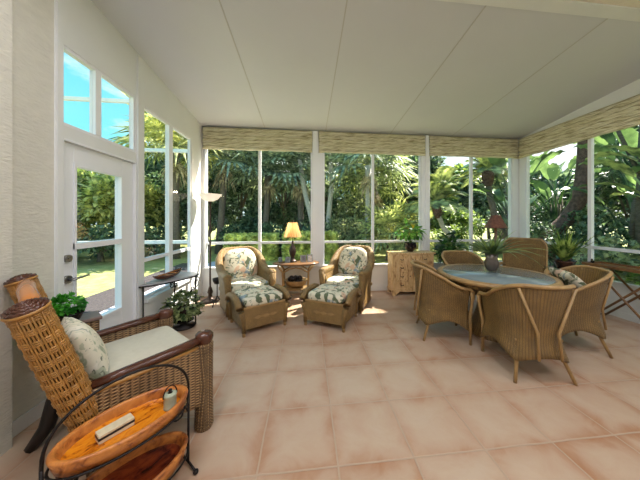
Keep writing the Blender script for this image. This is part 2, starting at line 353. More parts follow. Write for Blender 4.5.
# left wall
MB().box(-2.03,XL,1.705,2.05,0,3.40).build('wall_left',M['stucco'],kind=ST)
b=MB()
def wp(y0_,y1_,z0,z1=None):   # left wall panel piece, up to the sloping ceiling when z1 is None
    b.prism([(y0_,z0),(y1_,z0),(y1_,cz(y1_) if z1 is None else z1),(y0_,cz(y0_) if z1 is None else z1)],'x',-1.97,XL)
wp(2.05,2.10,0); wp(2.10,2.93,2.80); wp(2.93,3.05,0); wp(3.05,4.24,2.76); wp(3.05,4.24,0,.47); wp(4.24,YB,0); wp(2.10,2.93,2.05,2.16)
b.box(XL,XL+.02,2.055,2.10,0,3.2); b.box(XL,XL+.02,2.94,3.04,0,3.27)
b.build('wall_left_panel',M['paint'],kind=ST)
MB().box(XL,XL+.05,3.05,4.24,.43,.47).box(XL,XL+.012,3.05,4.64,0,.1).box(XL,XL+.02,3.05,4.24,.1,.13).build('baseboard_left',M['paint'],kind=ST)
MB().box(-2.03,-1.82,-1.5,1.705,0,3.40).build('wall_left_near',M['stucco'],kind=ST)
MB().box(-1.905,-1.895,1.72,2.05,0,.1).build('baseboard_left_near',M['paint'],kind=ST)
# back wall
b=MB(); b.box(-2.03,XR+.12,YB,YB+.12,0,.50); b.box(-2.03,XR+.12,YB,YB+.12,2.95,3.11)
for x0,x1 in((-2.03,-1.86),(.10,.31),(2.30,2.46),(4.33,XR+.12)): b.box(x0,x1,YB,YB+.12,.5,2.95)
b.build('wall_back',M['paint'],kind=ST)
MB().box(-1.90,XR-.01,YB-.045,YB,.50,.53).build('trim_6',M['paint'],kind=ST)
MB().box(-1.90,XR-.02,YB-.014,YB,0,.09).build('baseboard_back',M['paint'],kind=ST)
n=7
for x0,x1 in((.11,.21),(2.37,2.44)):
    MB().box(x0,x1,YB-.05,YB,.53,3.10).build('trim_%d'%n,M['frame'],kind=ST); n+=1
for x0,x1 in((.21,.30),(2.31,2.37),(-1.86,-1.84)):
    MB().box(x0,x1,YB-.03,YB,.53,2.9).build('trim_%d'%n,M['frame'],kind=ST); n+=1
# right wall
b=MB(); b.prism([(2.05,0),(YB,0),(YB,.48),(2.05,.48)],'x',XR,XR+.12)
b.prism([(2.05,3.02),(YB,3.02),(YB,cz(YB)),(2.05,cz(2.05))],'x',XR,XR+.12)
b.box(XR,XR+.12,-1.5,2.05,0,.48); b.box(XR,XR+.12,-1.5,2.05,3.02,3.40)
for y0_,y1_ in((4.52,YB),(2.18,2.34),(-.1,.06),(-1.5,-1.3)): b.box(XR,XR+.12,y0_,y1_,.48,3.02)
b.build('wall_right',M['paint'],kind=ST)
MB().box(XR-.045,XR,-1.4,YB-.05,.48,.51).build('trim_%d'%n,M['paint'],kind=ST); n+=1
MB().box(XR-.014,XR,-1.5,YB-.02,0,.09).build('baseboard_right',M['paint'],kind=ST)
MB().box(-2.03,XR+.12,-1.62,-1.5,0,3.40).build('wall_rear',M['stucco'],kind=ST)
# windows
def window(n,axis,pos,a0,a1,z0,z1,mull,rail,fw=.028,mw=.05,out=1,rails=()):
    o0,o1=(pos+.005*out,pos+.05*out); lo,hi=min(o0,o1),max(o0,o1)
    def bx(B,p0,p1,q0,q1,d0=lo,d1=hi):
        if axis=='y': B.box(p0,p1,d0,d1,q0,q1)
        else: B.box(d0,d1,p0,p1,q0,q1)
    B=MB(); bx(B,a0,a0+fw,z0,z1); bx(B,a1-fw,a1,z0,z1); bx(B,a0+fw,a1-fw,z0,z0+fw); bx(B,a0+fw,a1-fw,z1-fw,z1)
    w=B.build('window_%d'%n,M['frame'],kind=ST,bevel=.004)
    if mull:
        B=MB()
        for m_ in mull: bx(B,m_-mw/2,m_+mw/2,z0+fw,z1-fw,lo-.004,hi+.004)
        B.build('mullion',M['frame'],w)
    xs=[a0+fw]+sum([[m_-mw/2,m_+mw/2] for m_ in mull],[])+[a1-fw]
    for i in range(0,len(xs),2):
        if rail:
            B=MB(); bx(B,xs[i],xs[i+1],rail-.022,rail+.022); B.build('rail',M['frame'],w)
        B=MB(); mid=(lo+hi)/2; bx(B,xs[i],xs[i+1],z0+fw,z1-fw,mid-.002,mid+.002); B.build('pane',M['glass'],w)
    return w
window(1,'x',XL,2.10,2.93,2.16,2.80,(2.445,),None,mw=.06,out=-1)
window(2,'x',XL,3.05,4.24,.47,2.76,(3.635,),.93,mw=.09,out=-1)
window(3,'y',YB,-1.86,.10,.50,2.95,(-.885,),.97)
window(4,'y',YB,.31,2.30,.50,2.95,(1.30,),.97)
window(5,'y',YB,2.46,4.33,.50,2.95,(3.40,),.97)
window(6,'x',XR,2.34,4.52,.48,3.02,(3.37,),.97)
window(7,'x',XR,.06,2.18,.48,3.02,(1.12,),.97)
window(8,'x',XR,-1.3,-.1,.48,3.02,(),.97)
# door
b=MB(); dx0,dx1=-1.975,-1.93
b.box(dx0,dx1,2.115,2.225,0,2.04); b.box(dx0,dx1,2.755,2.915,0,2.04); b.box(dx0,dx1,2.225,2.755,1.89,2.04); b.box(dx0,dx1,2.225,2.755,0,.47)
d=b.build('door_1',M['frame'],kind=ST,bevel=.004)
MB().box(-1.985,-1.915,2.225,2.755,1.165,1.215).build('rail',M['frame'],d)
B=MB(); 
for q in((2.225,2.245,.47,1.89),(2.735,2.755,.47,1.89),(2.245,2.735,.47,.50),(2.245,2.735,1.86,1.89)): B.box(-1.985,-1.92,*q)
B.build('glazing_frame',M['frame'],d)
MB().box(-1.955,-1.951,2.225,2.755,.47,1.89).build('pane',M['glass'],d)
def ringx(B,x,y,z,r,t): B.tube([(x,y,z),(x+t,y,z)],r,16)
B=MB(); ringx(B,-1.93,2.165,.93,.032,.02); B.tube([(-1.91,2.165,.93),(-1.87,2.165,.93),(-1.865,2.20,.935),(-1.865,2.29,.94)],[.012,.011,.010,.008],8)
B.build('door_handle',M['steel'],d,label='satin lever handle')
B=MB(); ringx(B,-1.93,2.165,1.10,.03,.022); B.obox((-1.90,2.165,1.10),.012,.03,.012); B.build('deadbolt',M['steel'],d)
B=MB(); B.box(-2.0,-1.90,2.10,2.115,0,2.05); B.box(-2.0,-1.90,2.915,2.93,0,2.05); B.box(-2.0,-1.90,2.115,2.915,2.042,2.06)
B.build('trim_door',M['frame'],kind=ST)
# woven shades
def shade(name,label,axis,pos,a0,a1,z0,z1,inward):
    prof=[];nf=6
    for i in range(nf*8+1):
        t=i/(nf*8); z=z0+(z1-z0)*t; ph=(t*nf)%1; prof.append((.022+.045*(1-ph)**.8*min(1,ph*9)+.010*(1-t),z))
    nA=90
    def fn(u,v):
        p=a0+(a1-a0)*u; d_,z=prof[min(int(v*nf*8+.5),nf*8)]; z+=(.009*S(p*11+z*60)+.005*S(p*29+z*90))*min(1,(1-v)*8)*min(1,v*8+.3)
        return (p,pos+inward*d_,z) if axis=='y' else (pos+inward*d_,p,z)
    th=thing(name,label,'blind',((a0+a1)/2,pos,z0) if axis=='y' else (pos,(a0+a1)/2,z0),group=None)
    off=Vector(th.location)
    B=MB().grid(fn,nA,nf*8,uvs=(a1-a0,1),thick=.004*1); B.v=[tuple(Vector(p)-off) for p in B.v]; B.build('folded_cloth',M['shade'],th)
    B=MB()
    if axis=='y': B.box(a0,a1,min(pos,pos+inward*.028),max(pos,pos+inward*.028),z1-.03,z1)
    else: B.box(min(pos,pos+inward*.028),max(pos,pos+inward*.028),a0,a1,z1-.03,z1)
    B.v=[tuple(Vector(p)-off) for p in B.v]; B.build('headrail',M['shade'],th)
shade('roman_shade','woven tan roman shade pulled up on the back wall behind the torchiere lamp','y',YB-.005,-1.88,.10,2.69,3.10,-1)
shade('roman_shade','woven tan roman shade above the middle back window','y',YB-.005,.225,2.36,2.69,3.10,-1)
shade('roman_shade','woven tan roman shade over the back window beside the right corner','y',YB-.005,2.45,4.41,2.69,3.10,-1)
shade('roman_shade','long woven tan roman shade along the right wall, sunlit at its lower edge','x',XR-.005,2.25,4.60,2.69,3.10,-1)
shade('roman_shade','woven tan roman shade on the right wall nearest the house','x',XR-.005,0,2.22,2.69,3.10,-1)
# added fill lights behind the camera, shaped as round ceiling fittings
for i,(x,y) in enumerate(((-.9,-.6),(1.0,-.6),(2.9,-.6),(-.9,.9),(1.0,.9),(2.9,.9))):
    t=thing('added_fill_light','added round white fill light behind the camera, %s row, %s'%(('rear','front')[i//3],('left','middle','right')[i%3]),'fill light',(x,y,3.40))
    MB().lathe([(.07,-.002),(.10,-.002),(.10,-.012),(.085,-.014),(.07,-.004)],n=24).build('trim_ring',M['frame'],t)
    MB().lathe([(.0001,-.003),(.07,-.003)],n=24).build('lens',emis('fill_lens_%d'%i,(1,.98,.95),2.5),t)
    l=bpy.data.lights.new('fill_lamp','AREA'); l.shape='DISK'; l.size=.5; l.energy=18; l.color=(.95,.94,1)
    lo=bpy.data.objects.new('fill_lamp',l); col.objects.link(lo); lo.parent=t; lo.location=(0,0,-.03)
#@@FURN
# ------------------------------------------------------------------ rattan dining chairs
def sm(t): t=max(0,min(1,t)); return t*t*(3-2*t)
def tub_plan(t,a,bk,yo,fr):
    A=abs(t); sg=1 if t>0 else -1
    if A<.6: th=A/.6*PI/2; return (sg*a*S(th),yo-bk*K(th))
    return (sg*a,yo+(A-.6)/.4*fr)
def make_dining_chair(label):
    t=thing('dining_chair',label,'chair',group=None)
    def rimz(s): A=abs(s); return .63+.22*sm((.95-A)/.75)
    def P(s,v):           # v 0 bottom .. 1 rim
        A=abs(s); zb=.27-.07*(K(PI*min(1,A/.6)*2-PI)*.5+.5)*0; 
        arch=.07*K(A/.33*PI/2) if A<.33 else .085*abs(S((A-.33)/.67*PI))
        zb=.17+arch; zt=rimz(s); z=zb+(zt-zb)*v
        w=.245+.075*max(0,(z-.38)/.45)**1.2*1.0+.05*max(0,(.36-z)/.18)**1.3
        x,y=tub_plan(s,w,w*1.0,-.02,.24+.02*v); return Vector((x,y,z))
    B=MB().grid(lambda u,v:P(u*2-1,v),44,14,uvs=(1.5,.6),thick=.012); B.build('woven_shell',M['wick_fine'],t)
    rim=[P(u/24-1,1)+Vector((0,0,.004)) for u in range(49)]
    fr=rim[0]; fl=rim[-1]
    pts=[(fr.x*.93,.27,.01),(fr.x*.92,.27,.30),(fr.x*.98,.275,.52),(fr.x,.27,.60)]+rim+[(fl.x,.27,.60),(fl.x*.98,.275,.52),(fl.x*.92,.27,.30),(fl.x*.93,.27,.01)]
    MB().tube(pts[2:-2],.018,8).build('rim_pole',M['rattan'],t)
    for sg in(1,-1):
        x=sg*.245
        MB().tube([(sg*.252,.255,0),(sg*.248,.25,.3),(sg*.285,.262,.53),(sg*.30,.25,.60)],[.015,.017,.017,.016]).build('leg',M['rattan'],t)
        q=P(sg*.33,0.08)*.90; q.z=.22
        MB().tube([(q.x*1.30,q.y*1.25-.02,0),(q.x,q.y,.20),(q.x*.9,q.y*.88,.33)],[.014,.016,.014]).build('leg',M['rattan'],t)
        a,b_,c_=P(sg*.30,.98),P(sg*.13,.35),P(sg*.13,0); o=Vector((0,-.02,0))
        MB().tube([a+o+Vector((sg*.006,0,0)),b_+o,c_+o],.012).build('back_brace',M['rattan'],t)
    B=MB().ell((0,.02,.40),.235,.235,.05,24,8,p=.6); B.build('seat_cushion',M['floral'],t)
    B=MB(); B.tube([(K(a)*.22,.02+S(a)*.22,.345) for a in [i*PI/12 for i in range(24)]],.014,closed=True); B.box(-.2,.2,-.18,.23,.335,.35); B.build('seat_frame',M['rattan'],t)
    B=MB().grid(lambda u,v:((u-.5)*.46,.262,.35-.07*v-(.03*(1-abs(S(u*PI)))*v)),10,3,uvs=(.46,.1),thick=.01); B.build('apron',M['wick_fine'],t)
    return t
def head(fx,fy): return math.atan2(-fx,fy)
dc=make_dining_chair('woven rattan tub chair seen from behind, nearest the camera, two slanted poles on its back')
dc.location=(2.08,2.10,0); dc.rotation_euler.z=head(.17,.98)
DA=dup(dc,(1.66,2.84,0),head(.96,-.28),'woven rattan tub chair left of the glass table, before the pine chest')
DC=dup(dc,(2.95,2.45,0),head(-.93,.36),'woven rattan tub chair at the right of the glass table, holding a floral pillow')
DE=dup(dc,(2.52,3.62,0),head(-.12,-1),'rattan tub chair across the glass table, only its curved top showing')
for o in(dc,DA,DC,DE): o['group']='rattan tub chairs round the glass table'
# tall backed chair
t=thing('high_back_chair','tall square-backed woven chair behind the glass table near the right corner','chair',(3.42,3.50,0),head(-.78,-.62))
def hb(u,v):
    x=(u-.5)*.56*(1-.10*(v<.01)); z=.38+.70*v; 
    if v>.85: x*=1-.25*((v-.85)/.15)**2
    return (x,-.25-.10*v-.05*K((u-.5)*PI)+.05,z)
MB().grid(hb,16,16,uvs=(.6,.75),thick=.03).build('backrest',M['wick_fine'],t)
rim=[hb(0,v/12) for v in range(13)]+[hb(u/12,1) for u in range(1,12)]+[hb(1,1-v/12) for v in range(13)]
MB().tube(rim,.02).build('back_frame',M['rattan'],t)
for sg in(1,-1):
    MB().tube([(sg*.25,-.27,.64),(sg*.31,-.1,.66),(sg*.31,.2,.65),(sg*.30,.25,.60),(sg*.29,.25,.4)],[.018,.028,.03,.025,.02]).build('armrest',M['rattan'],t)
    for yy in(-.22,.24): MB().tube([(sg*.27,yy*1.1,0),(sg*.27,yy,.42)],.018).build('leg',M['rattan'],t)
MB().box(-.28,.28,-.24,.26,.30,.40).build('seat_frame',M['wick_fine'],t,bevel=.01)
MB().ell((0,.01,.44),.26,.25,.05,24,8,p=.5).build('seat_cushion',M['floral'],t)
# pillow
def pillow(name,label,loc,rot,sx,sz,th,m):
    R=Matrix.Rotation(rot[2],3,'Z')@Matrix.Rotation(rot[0],3,'X')@Matrix.Rotation(rot[1],3,'Y')
    B=MB()
    for s_ in(1,-1):
        def fn(u,v):
            a,b_=2*u-1,2*v-1; w=max(0,(1-a*a)*(1-b_*b_))**.42; k=1-.07*(a*a*(1-b_*b_)+0)-.0
            p=Vector((a*sx/2*(1-.06*(1-b_*b_)),s_*th/2*w,b_*sz/2*(1-.06*(1-a*a)))); return R@p
        B.grid(fn,18,18)
    o=B.build(name,m,loc=loc); tag(o,label,'pillow'); return o
pillow('throw_pillow','cream floral pillow resting inside the right-hand rattan dining chair',(3.03,2.46,.69),(-.75,0,head(-.93,.36)),.44,.36,.14,M['floral'])
# dining table
t=thing('dining_table','round dining table with a pale blue-grey glass top and rattan rim','table',(2.31,2.77,0))
R_=.63
MB().lathe([(.0001,.728),(R_-.05,.728),(R_-.05,.742),(.0001,.742)],n=64).build('glass_top',M['tableglass'],t,label='pale blue-grey glass top')
MB().lathe([(R_-.055,.70),(R_,.695),(R_+.012,.715),(R_,.742),(R_-.03,.747),(R_-.052,.743),(R_-.055,.70)],n=64).build('rim',M['rattan'],t)
MB().lathe([(R_-.09,.64),(R_-.06,.64),(R_-.055,.70),(R_-.085,.70),(R_-.09,.64)],n=48).build('apron',M['wick_fine'],t)
MB().lathe([(.27,0),(.28,.03),(.24,.10),(.17,.33),(.17,.42),(.25,.60),(.36,.70),(.36,.727)],n=32).build('pedestal',M['wick_fine'],t)
# ------------------------------------------------------------------ lounge chairs and ottomans
def arch_cushion(w,h,th,n=16):
    B=MB()
    for s_ in(1,-1):
        def fn(u,v):
            a=2*u-1; ww=w/2*(1-.0*v); z=h*v
            top=math.sqrt(max(0,1-abs(a)**3)) ; z=h*v*(.62+.38*top)
            e=max(0,(1-abs(a)**3)*(1-abs(2*v-1)**3))**.45
            return (a*ww*(.86+.14*S(PI*min(1,v*.9+.1))),s_*th/2*e,z)
        B.grid(fn,n,n)
    return B
def make_lounge(label):
    t=thing('lounge_chair',label,'armchair')
    def rimz(s): A=abs(s); return .575+.32*sm((.78-A)/.56)**1.15
    def P(s,v,off=0):
        zt=rimz(s); z=.07+(zt-.07)*v; w=.315+.055*max(0,(z-.3)/.6)+off
        x,y=tub_plan(s,w,w*.92,-.05-.13*max(0,(z-.4)),.42+.13*max(0,(z-.4))); return Vector((x,y,z))
    MB().grid(lambda u,v:P(u*2-1,v,.03),52,14,uvs=(2.0,.8),thick=.012).build('woven_shell',M['wick'],t)
    MB().grid(lambda u,v:P(u*2-1,.40+.6*v,-.045),52,10,uvs=(2.0,.5),thick=.006).build('inner_shell',M['wick'],t)
    rim=[P(u/30-1,1,-.006) for u in range(61)]
    rr=[.060 if abs(u/30-1)>.55 else .060-.022*sm((.55-abs(u/30-1))/.3) for u in range(61)]
    B=MB().tube(rim,rr,12); B.ell(rim[0],.062,.05,.062); B.ell(rim[-1],.062,.05,.062); B.build('rolled_rim',M['wick'],t)
    for sg in(1,-1):
        q=rim[0] if sg<0 else rim[-1]
        MB().tube([(q.x*.93,q.y+.005,.05),(q.x*.95,q.y+.01,.25),(q.x*.99,q.y+.01,.45),(q.x,q.y+.005,.58)],[.042,.04,.046,.056],12).build('arm_post',M['wick'],t)
        MB().tube([(q.x*.93,q.y+.005,0),(q.x*.93,q.y+.005,.06)],.02).build('foot',M['rattan'],t)
        MB().tube([(sg*.27,-.36,0),(sg*.25,-.30,.12)],.02).build('foot',M['rattan'],t)
    MB().box(-.315,.315,.30,.345,.09,.34).box(-.32,.32,-.30,.30,.26,.31).build('front_apron',M['wick'],t,bevel=.008)
    MB().ell((0,.09,.385),.31,.31,.075,32,12,p=.3,pz=.5).build('seat_cushion',M['floral'],t)
    B=arch_cushion(.60,.50,.17); R=Matrix.Rotation(.22,3,'X')
    B.v=[tuple(R@Vector(p)+Vector((0,-.16,.43))) for p in B.v]; B.build('back_cushion',M['floral'],t)
    return t
L1=make_lounge('wicker lounge armchair with floral cushions left of the lamp table'); L1['group']='wicker lounge armchairs'
L1.location=(-1.01,4.02,0); L1.rotation_euler.z=head(.50,-.87)
L2=dup(L1,(.72,4.03,0),head(-.49,-.87),'wicker lounge armchair with floral cushions right of the lamp table')
def make_ott(label):
    t=thing('ottoman',label,'ottoman')
    for sg in(1,-1):
        def fn(u,v):     # side panel with a rolled top
            y=-.27+.54*u; a=v
            z=.07+.36*a - .09*abs(2*u-1)**3*a; x=.275+.04*a*a
            return (sg*x,y,z)
        B=MB().grid(fn,16,8,uvs=(.55,.4),thick=.0)
        B.tube([Vector(fn(u/16,1))+Vector((sg*.01,0,0)) for u in range(17)],.036,10,sx=1.1)
        for yy in(-.265,.265): B.tube([(sg*.27,yy,.05),(sg*.28,yy,.2),(sg*.305,yy,.30)],[.026,.026,.036],10)
        B.build('side_panel',M['wick'],t)
        for yy in(-.26,.26): MB().tube([(sg*.27,yy,0),(sg*.27,yy,.06)],.02).build('foot',M['rattan'],t)
    for yy in(-.26,.26):
        B=MB().box(-.27,.27,yy-.012,yy+.012,.08,.33)
        o=B.build('end_panel',M['wick'],t)
        D=MB()
        for k in(-1,0,1): D.prism([(k*.1-.05,.20),(k*.1,.178),(k*.1+.05,.20),(k*.1,.222)],'y',yy+(.012 if yy>0 else -.015),yy+(.015 if yy>0 else -.012))
        D.build('diamond_inlay',M['rattan'],o)
        MB().box(-.27,.27,yy-.018,yy+.018,.325,.345).build('rail',M['rattan'],t,bevel=.004)
    MB().box(-.26,.26,-.25,.25,.28,.32).build('deck',M['wick'],t)
    MB().ell((0,0,.385),.258,.272,.065,36,14,p=.22,pz=.45).build('cushion',M['floral'],t)
    return t
O1=make_ott('wicker ottoman with a floral cushion before the left lounge armchair'); O1['group']='wicker ottomans'
O1.location=(-.66,3.36,0); O1.rotation_euler.z=head(.52,-.85)
O2=dup(O1,(.345,3.35,0),head(-.48,-.88),'wicker ottoman with a floral cushion before the right lounge armchair')
# ------------------------------------------------------------------ oval lamp table and what stands on it
TX,TY=-.19,4.26
M['darkrattan']=mat('brown_rattan',rgb(128,92,58),.3,var=.3,scale=10)
t=thing('side_table','oval rattan side table with a lower shelf between the two lounge armchairs','table',(TX,TY,0))
MB().lathe([(.0001,.63),(.37,.63),(.40,.64),(.405,.655),(.39,.665),(.0001,.665)],n=40,sy=.56).build('table_top',M['darkrattan'],t)
MB().lathe([(.0001,.21),(.27,.21),(.28,.22),(.27,.23),(.0001,.23)],n=32,sy=.56).build('shelf',M['wick'],t)
for sx in(1,-1):
    for sy in(1,-1):
        MB().tube([(sx*.22,sy*.12,0),(sx*.21,sy*.115,.3),(sx*.22,sy*.12,.52),(sx*.30,sy*.15,.63)],.017).build('leg',M['rattan'],t)
MB().tube([(-.22,-.12,.50),(-.1,-.13,.57),(0,-.13,.59),(.1,-.13,.57),(.22,-.12,.50)],.012).tube([(-.22,.12,.50),(-.1,.13,.57),(0,.13,.59),(.1,.13,.57),(.22,.12,.50)],.012).build('brace',M['rattan'],t)
B=MB().lathe([(.0001,0),(.10,.0),(.17,.05),(.20,.12),(.21,.13),(.19,.12),(.15,.05),(.0001,.02)],n=28,sy=.8); 
o=thing('decorative_bowl','tan round bowl with dark contents on the lower shelf of the lamp table','bowl',(TX,TY-.0,.231)); B.build('bowl',M['rattan'],o)
B=MB(); random.seed(3)
for k in range(14): B.ell((random.uniform(-.11,.11),random.uniform(-.08,.08),.12+random.uniform(-.02,.05)),.045,.04,.035,8,6)
B.build('filling',M['blackwood'],o,label='dark filling')
lt=thing('table_lamp','lit table lamp with a pleated cream shade and dark turned base','lamp',(TX-.06,TY+.02,.666))
MB().lathe([(.0001,0),(.075,0),(.08,.012),(.06,.03),(.035,.05),(.03,.09),(.05,.13),(.062,.19),(.048,.25),(.024,.29),(.014,.36),(.0001,.38)],n=20).build('base',M['bronze'],lt)
def pleat(a,z): return 1+.03*K(a*20)
B=MB().lathe([(.155,.44),(.145,.47),(.115,.56),(.085,.66),(.08,.69)],n=120,squeeze=pleat)
ms,nt,bb=NT('lit_pleated_shade'); bb.inputs['Base Color'].default_value=c4(rgb(206,172,124)); bb.inputs['Roughness'].default_value=.8
tr=N(nt,'ShaderNodeBsdfTranslucent'); tr.inputs[0].default_value=c4(rgb(236,198,146)); mx=N(nt,'ShaderNodeMixShader'); mx.inputs[0].default_value=.6
nt.links.new(bb.outputs[0],mx.inputs[1]); nt.links.new(tr.outputs[0],mx.inputs[2]); nt.links.new(mx.outputs[0],nt.nodes['Material Output'].inputs[0])
B.build('lamp_shade',ms,lt,label='pleated cream shade glowing from within')
MB().tube([(0,0,.38),(0,0,.71)],.005).ell((0,0,.72),.012,.012,.016).build('stem',M['bronze'],lt)
MB().ell((0,0,.53),.028,.028,.04).build('bulb',emis('bulb',(1,.55,.25),4),lt)
def pframe(label,x,y,rz,w,h,m,pic):
    o=thing('photo_frame',label,'picture frame',(x,y,.6665),rz)
    R=Matrix.Rotation(-.2,3,'X')
    def T(B): B.v=[tuple(R@Vector(p)) for p in B.v]; return B
    B=MB(); B.box(-w/2,w/2,-.006,.006,0,.014).box(-w/2,w/2,-.006,.006,h-.014,h).box(-w/2,-w/2+.014,-.006,.006,.014,h-.014).box(w/2-.014,w/2,-.006,.006,.014,h-.014)
    T(B).build('frame',m,o); T(MB().box(-w/2+.014,w/2-.014,-.003,.005,.014,h-.014)).build('picture',pic,o)
    MB().tube([(0,.02,h*.6),(0,.075,.003)],.004).build('easel_leg',m,o)
pic1=mat('photo_print',rgb(150,140,132),.3,c2=rgb(80,84,96),scale=30); pic2=mat('photo_print_pale',rgb(200,190,180),.3,c2=rgb(120,104,96),scale=36)
pframe('silver photo frame just right of the table lamp',TX+.13,TY-.04,.25,.10,.12,M['steel'],pic1)
pframe('silver photo frame at the right end of the lamp table',TX+.25,TY-.02,.5,.11,.13,M['steel'],pic2)
pframe('small photo frame left of the table lamp',TX-.14,TY-.05,-.3,.09,.10,M['steel'],pic1)
o=MB().lathe([(.0001,0),(.03,0),(.035,.03),(.03,.08),(.034,.085),(.027,.08),(.0001,.02)],n=16).build('votive_glass',M['tableglass'],loc=(TX-.27,TY,.6665)); tag(o,'small pale glass votive at the left end of the lamp table','candle holder')
# ------------------------------------------------------------------ torchiere
t=thing('floor_lamp','tall bronze torchiere floor lamp with a white glass bowl in the back left corner','lamp',(-1.66,4.36,0))
MB().lathe([(.0001,0),(.15,0),(.15,.015),(.10,.035),(.04,.06),(.03,.12),(.045,.16),(.03,.22),(.015,.26)],n=24).build('base',M['bronze'],t)
MB().lathe([(.015,.24),(.013,1.0),(.02,1.02),(.013,1.04),(.012,1.66),(.025,1.70),(.03,1.72),(.0001,1.72)],n=12).build('pole',M['bronze'],t)
MB().lathe([(.0001,1.72),(.05,1.725),(.12,1.76),(.185,1.84),(.19,1.845),(.18,1.84),(.11,1.77),(.0001,1.74)],n=32).build('bowl_shade',emis('opal_glass',rgb(255,240,226),.25),t,label='white glass bowl, faintly lit')
lp=bpy.data.lights.new('torchiere_bulb','POINT'); lp.energy=2.5; lp.color=(1,.8,.6); lp.shadow_soft_size=.04; q=bpy.data.objects.new('torchiere_bulb',lp); col.objects.link(q); q.parent=t; q.location=(0,0,1.86)
lp=bpy.data.lights.new('table_bulb','POINT'); lp.energy=1.0; lp.color=(1,.7,.4); lp.shadow_soft_size=.04; q=bpy.data.objects.new('table_bulb',lp); col.objects.link(q); q.parent=lt; q.location=(0,0,.60)
def scroll(B,c,r,turns=1.6,r0=.006,axis='y',flip=1,up=1):
    pts=[]
    for i in range(26):
        a=i/25*turns*2*PI; rr=r*(1-i/25*.8); p=(flip*rr*K(a),up*rr*S(a)); 
        pts.append((c[0]+p[0],c[1],c[2]+p[1]) if axis=='y' else (c[0],c[1]+p[0],c[2]+p[1]))
    B.tube(pts,r0,6)
t=thing('plant_stand','small empty wrought iron pedestal between the torchiere and left lounge armchair','stand',(-1.46,4.12,0))
B=MB()
for a in(0,2.1,4.2): B.tube([(K(a)*.09,S(a)*.09,0),(K(a)*.07,S(a)*.07,.06),(0,0,.16),(0,0,.36)],.008,6)
B.build('stem',M['iron'],t)
MB().lathe([(.0001,.36),(.04,.36),(.065,.41),(.07,.45),(.06,.45),(.03,.38),(.0001,.375)],n=16).build('cup',M['iron'],t)
# ------------------------------------------------------------------ foliage helpers
def leafquad(B,p,d,up,L,W,bend=.2,mi=0,seg=2):
    d=d.normalized(); s_=d.cross(up)
    if s_.length<1e-4: s_=d.orthogonal()
    s_.normalize(); n_=s_.cross(d).normalized()
    ws=[.25,1.0,0.05] if seg==2 else [.2,.85,1.,.7,.03]
    vs=[]
    for i,w in enumerate(ws):
        k=i/(len(ws)-1); c=p+d*L*k-n_*(-1)*(-bend)*L*k*k
        vs+= [c-s_*W/2*w, c+s_*W/2*w]
    B.add(vs,[(2*i,2*i+1,2*i+3,2*i+2) for i in range(len(ws)-1)],mi,None,True)
def rdir(R,zmin=-1,zmax=1):
    z=R.uniform(zmin,zmax); a=R.uniform(0,2*PI); r=math.sqrt(1-z*z); return Vector((r*K(a),r*S(a),z))
def bush_mesh(R,rx,ry,rz,cz_,n,L,W,bend=.25,shell=.55):
    B=MB()
    for i in range(n):
        d=rdir(R,-.75,1); k=shell+(1-shell)*R.random(); p=Vector((d.x*rx*k,d.y*ry*k,cz_+d.z*rz*k))
        dd=(d+rdir(R)*.8+Vector((0,0,-.2))).normalized(); leafquad(B,p,dd,Vector((0,0,1))+rdir(R)*.5,L*R.uniform(.7,1.2),W*R.uniform(.7,1.2),bend,seg=4 if L>.08 and n<400 else 2)
    return B
def strap_mesh(R,n,L,W,z0=0,spread=1.0,droop=.9,up=1.1):
    B=MB()
    for i in range(n):
        a=2*PI*i/n+R.uniform(-.25,.25); l=L*R.uniform(.65,1.1); e=R.uniform(.25,1)*spread; h=Vector((K(a),S(a),0)); s_=Vector((-S(a),K(a),0)); vs=[]
        for k in range(8):
            q=k/7; c=h*(l*e*q)+Vector((0,0,z0+l*(up*q-droop*e*q*q))); w=W/2*(.5+.5*S(PI*min(1,q*1.4)))*(1-q**3)+.0006
            vs+=[c-s_*w,c+Vector((0,0,-w*.5)),c+s_*w]
        fs=[]
        for k in range(7): fs+=[(3*k,3*k+1,3*k+4,3*k+3),(3*k+1,3*k+2,3*k+5,3*k+4)]
        B.add(vs,fs,0,None,True)
    return B
def pot(t,prof,m,sz,r,soil=True,part='pot'):
    MB().lathe(prof,n=28).build(part,m,t)
    if soil: MB().lathe([(.0001,sz+.005),(r,sz)],n=20).build('soil',M['soil'],t)
# ------------------------------------------------------------------ iron console with boat, pothos below
t=thing('console_table','bow-fronted console with scrolled iron legs under the left window','table',(XL,3.3,0))
poly=[(.03,-.36),(.10,-.34),(.22,-.24),(.34,-.06),(.42,.12),(.41,.24),(.30,.32),(.03,.36)]
MB().prism(poly,'z',.655,.668).build('table_top',M['stone'],t)
B=MB().tube([(x,y,.648) for x,y in poly],.009,6,closed=True)
for x,y in((.05,-.33),(.05,.33),(.40,.17)): B.tube([(x,y,0),(x,y,.648)],.008,6)
B.build('frame',M['iron'],t)
for (x,y,z,r) in((.36,.30,.52,.09),(.36,.16,.44,.06),(.2,-.02,.58,.06),(.28,-.1,.60,.045)): scroll(B:=MB(),(x,y,z),r,axis='x'); B.build('scroll',M['iron'],t)
MB().tube([(.40,.17,.1),(.38,.24,.3),(.37,.30,.42)],.007,6).build('brace',M['iron'],t)
t=thing('model_boat','small brown wooden model boat on the iron console','ornament',(XL+.17,3.25,.6685),-.12)
def hull(u,v):
    y=(u-.5)*.52; w=.075*max(0.02,(1-abs(2*u-1)**2.4)); a=(v-.5)*PI; return (w*S(a),y,.055-.052*K(a)*(1-abs(2*u-1)**4)+.03*abs(2*u-1)**2)
MB().grid(hull,24,10,thick=.006).build('hull',M['darkwood'],t)
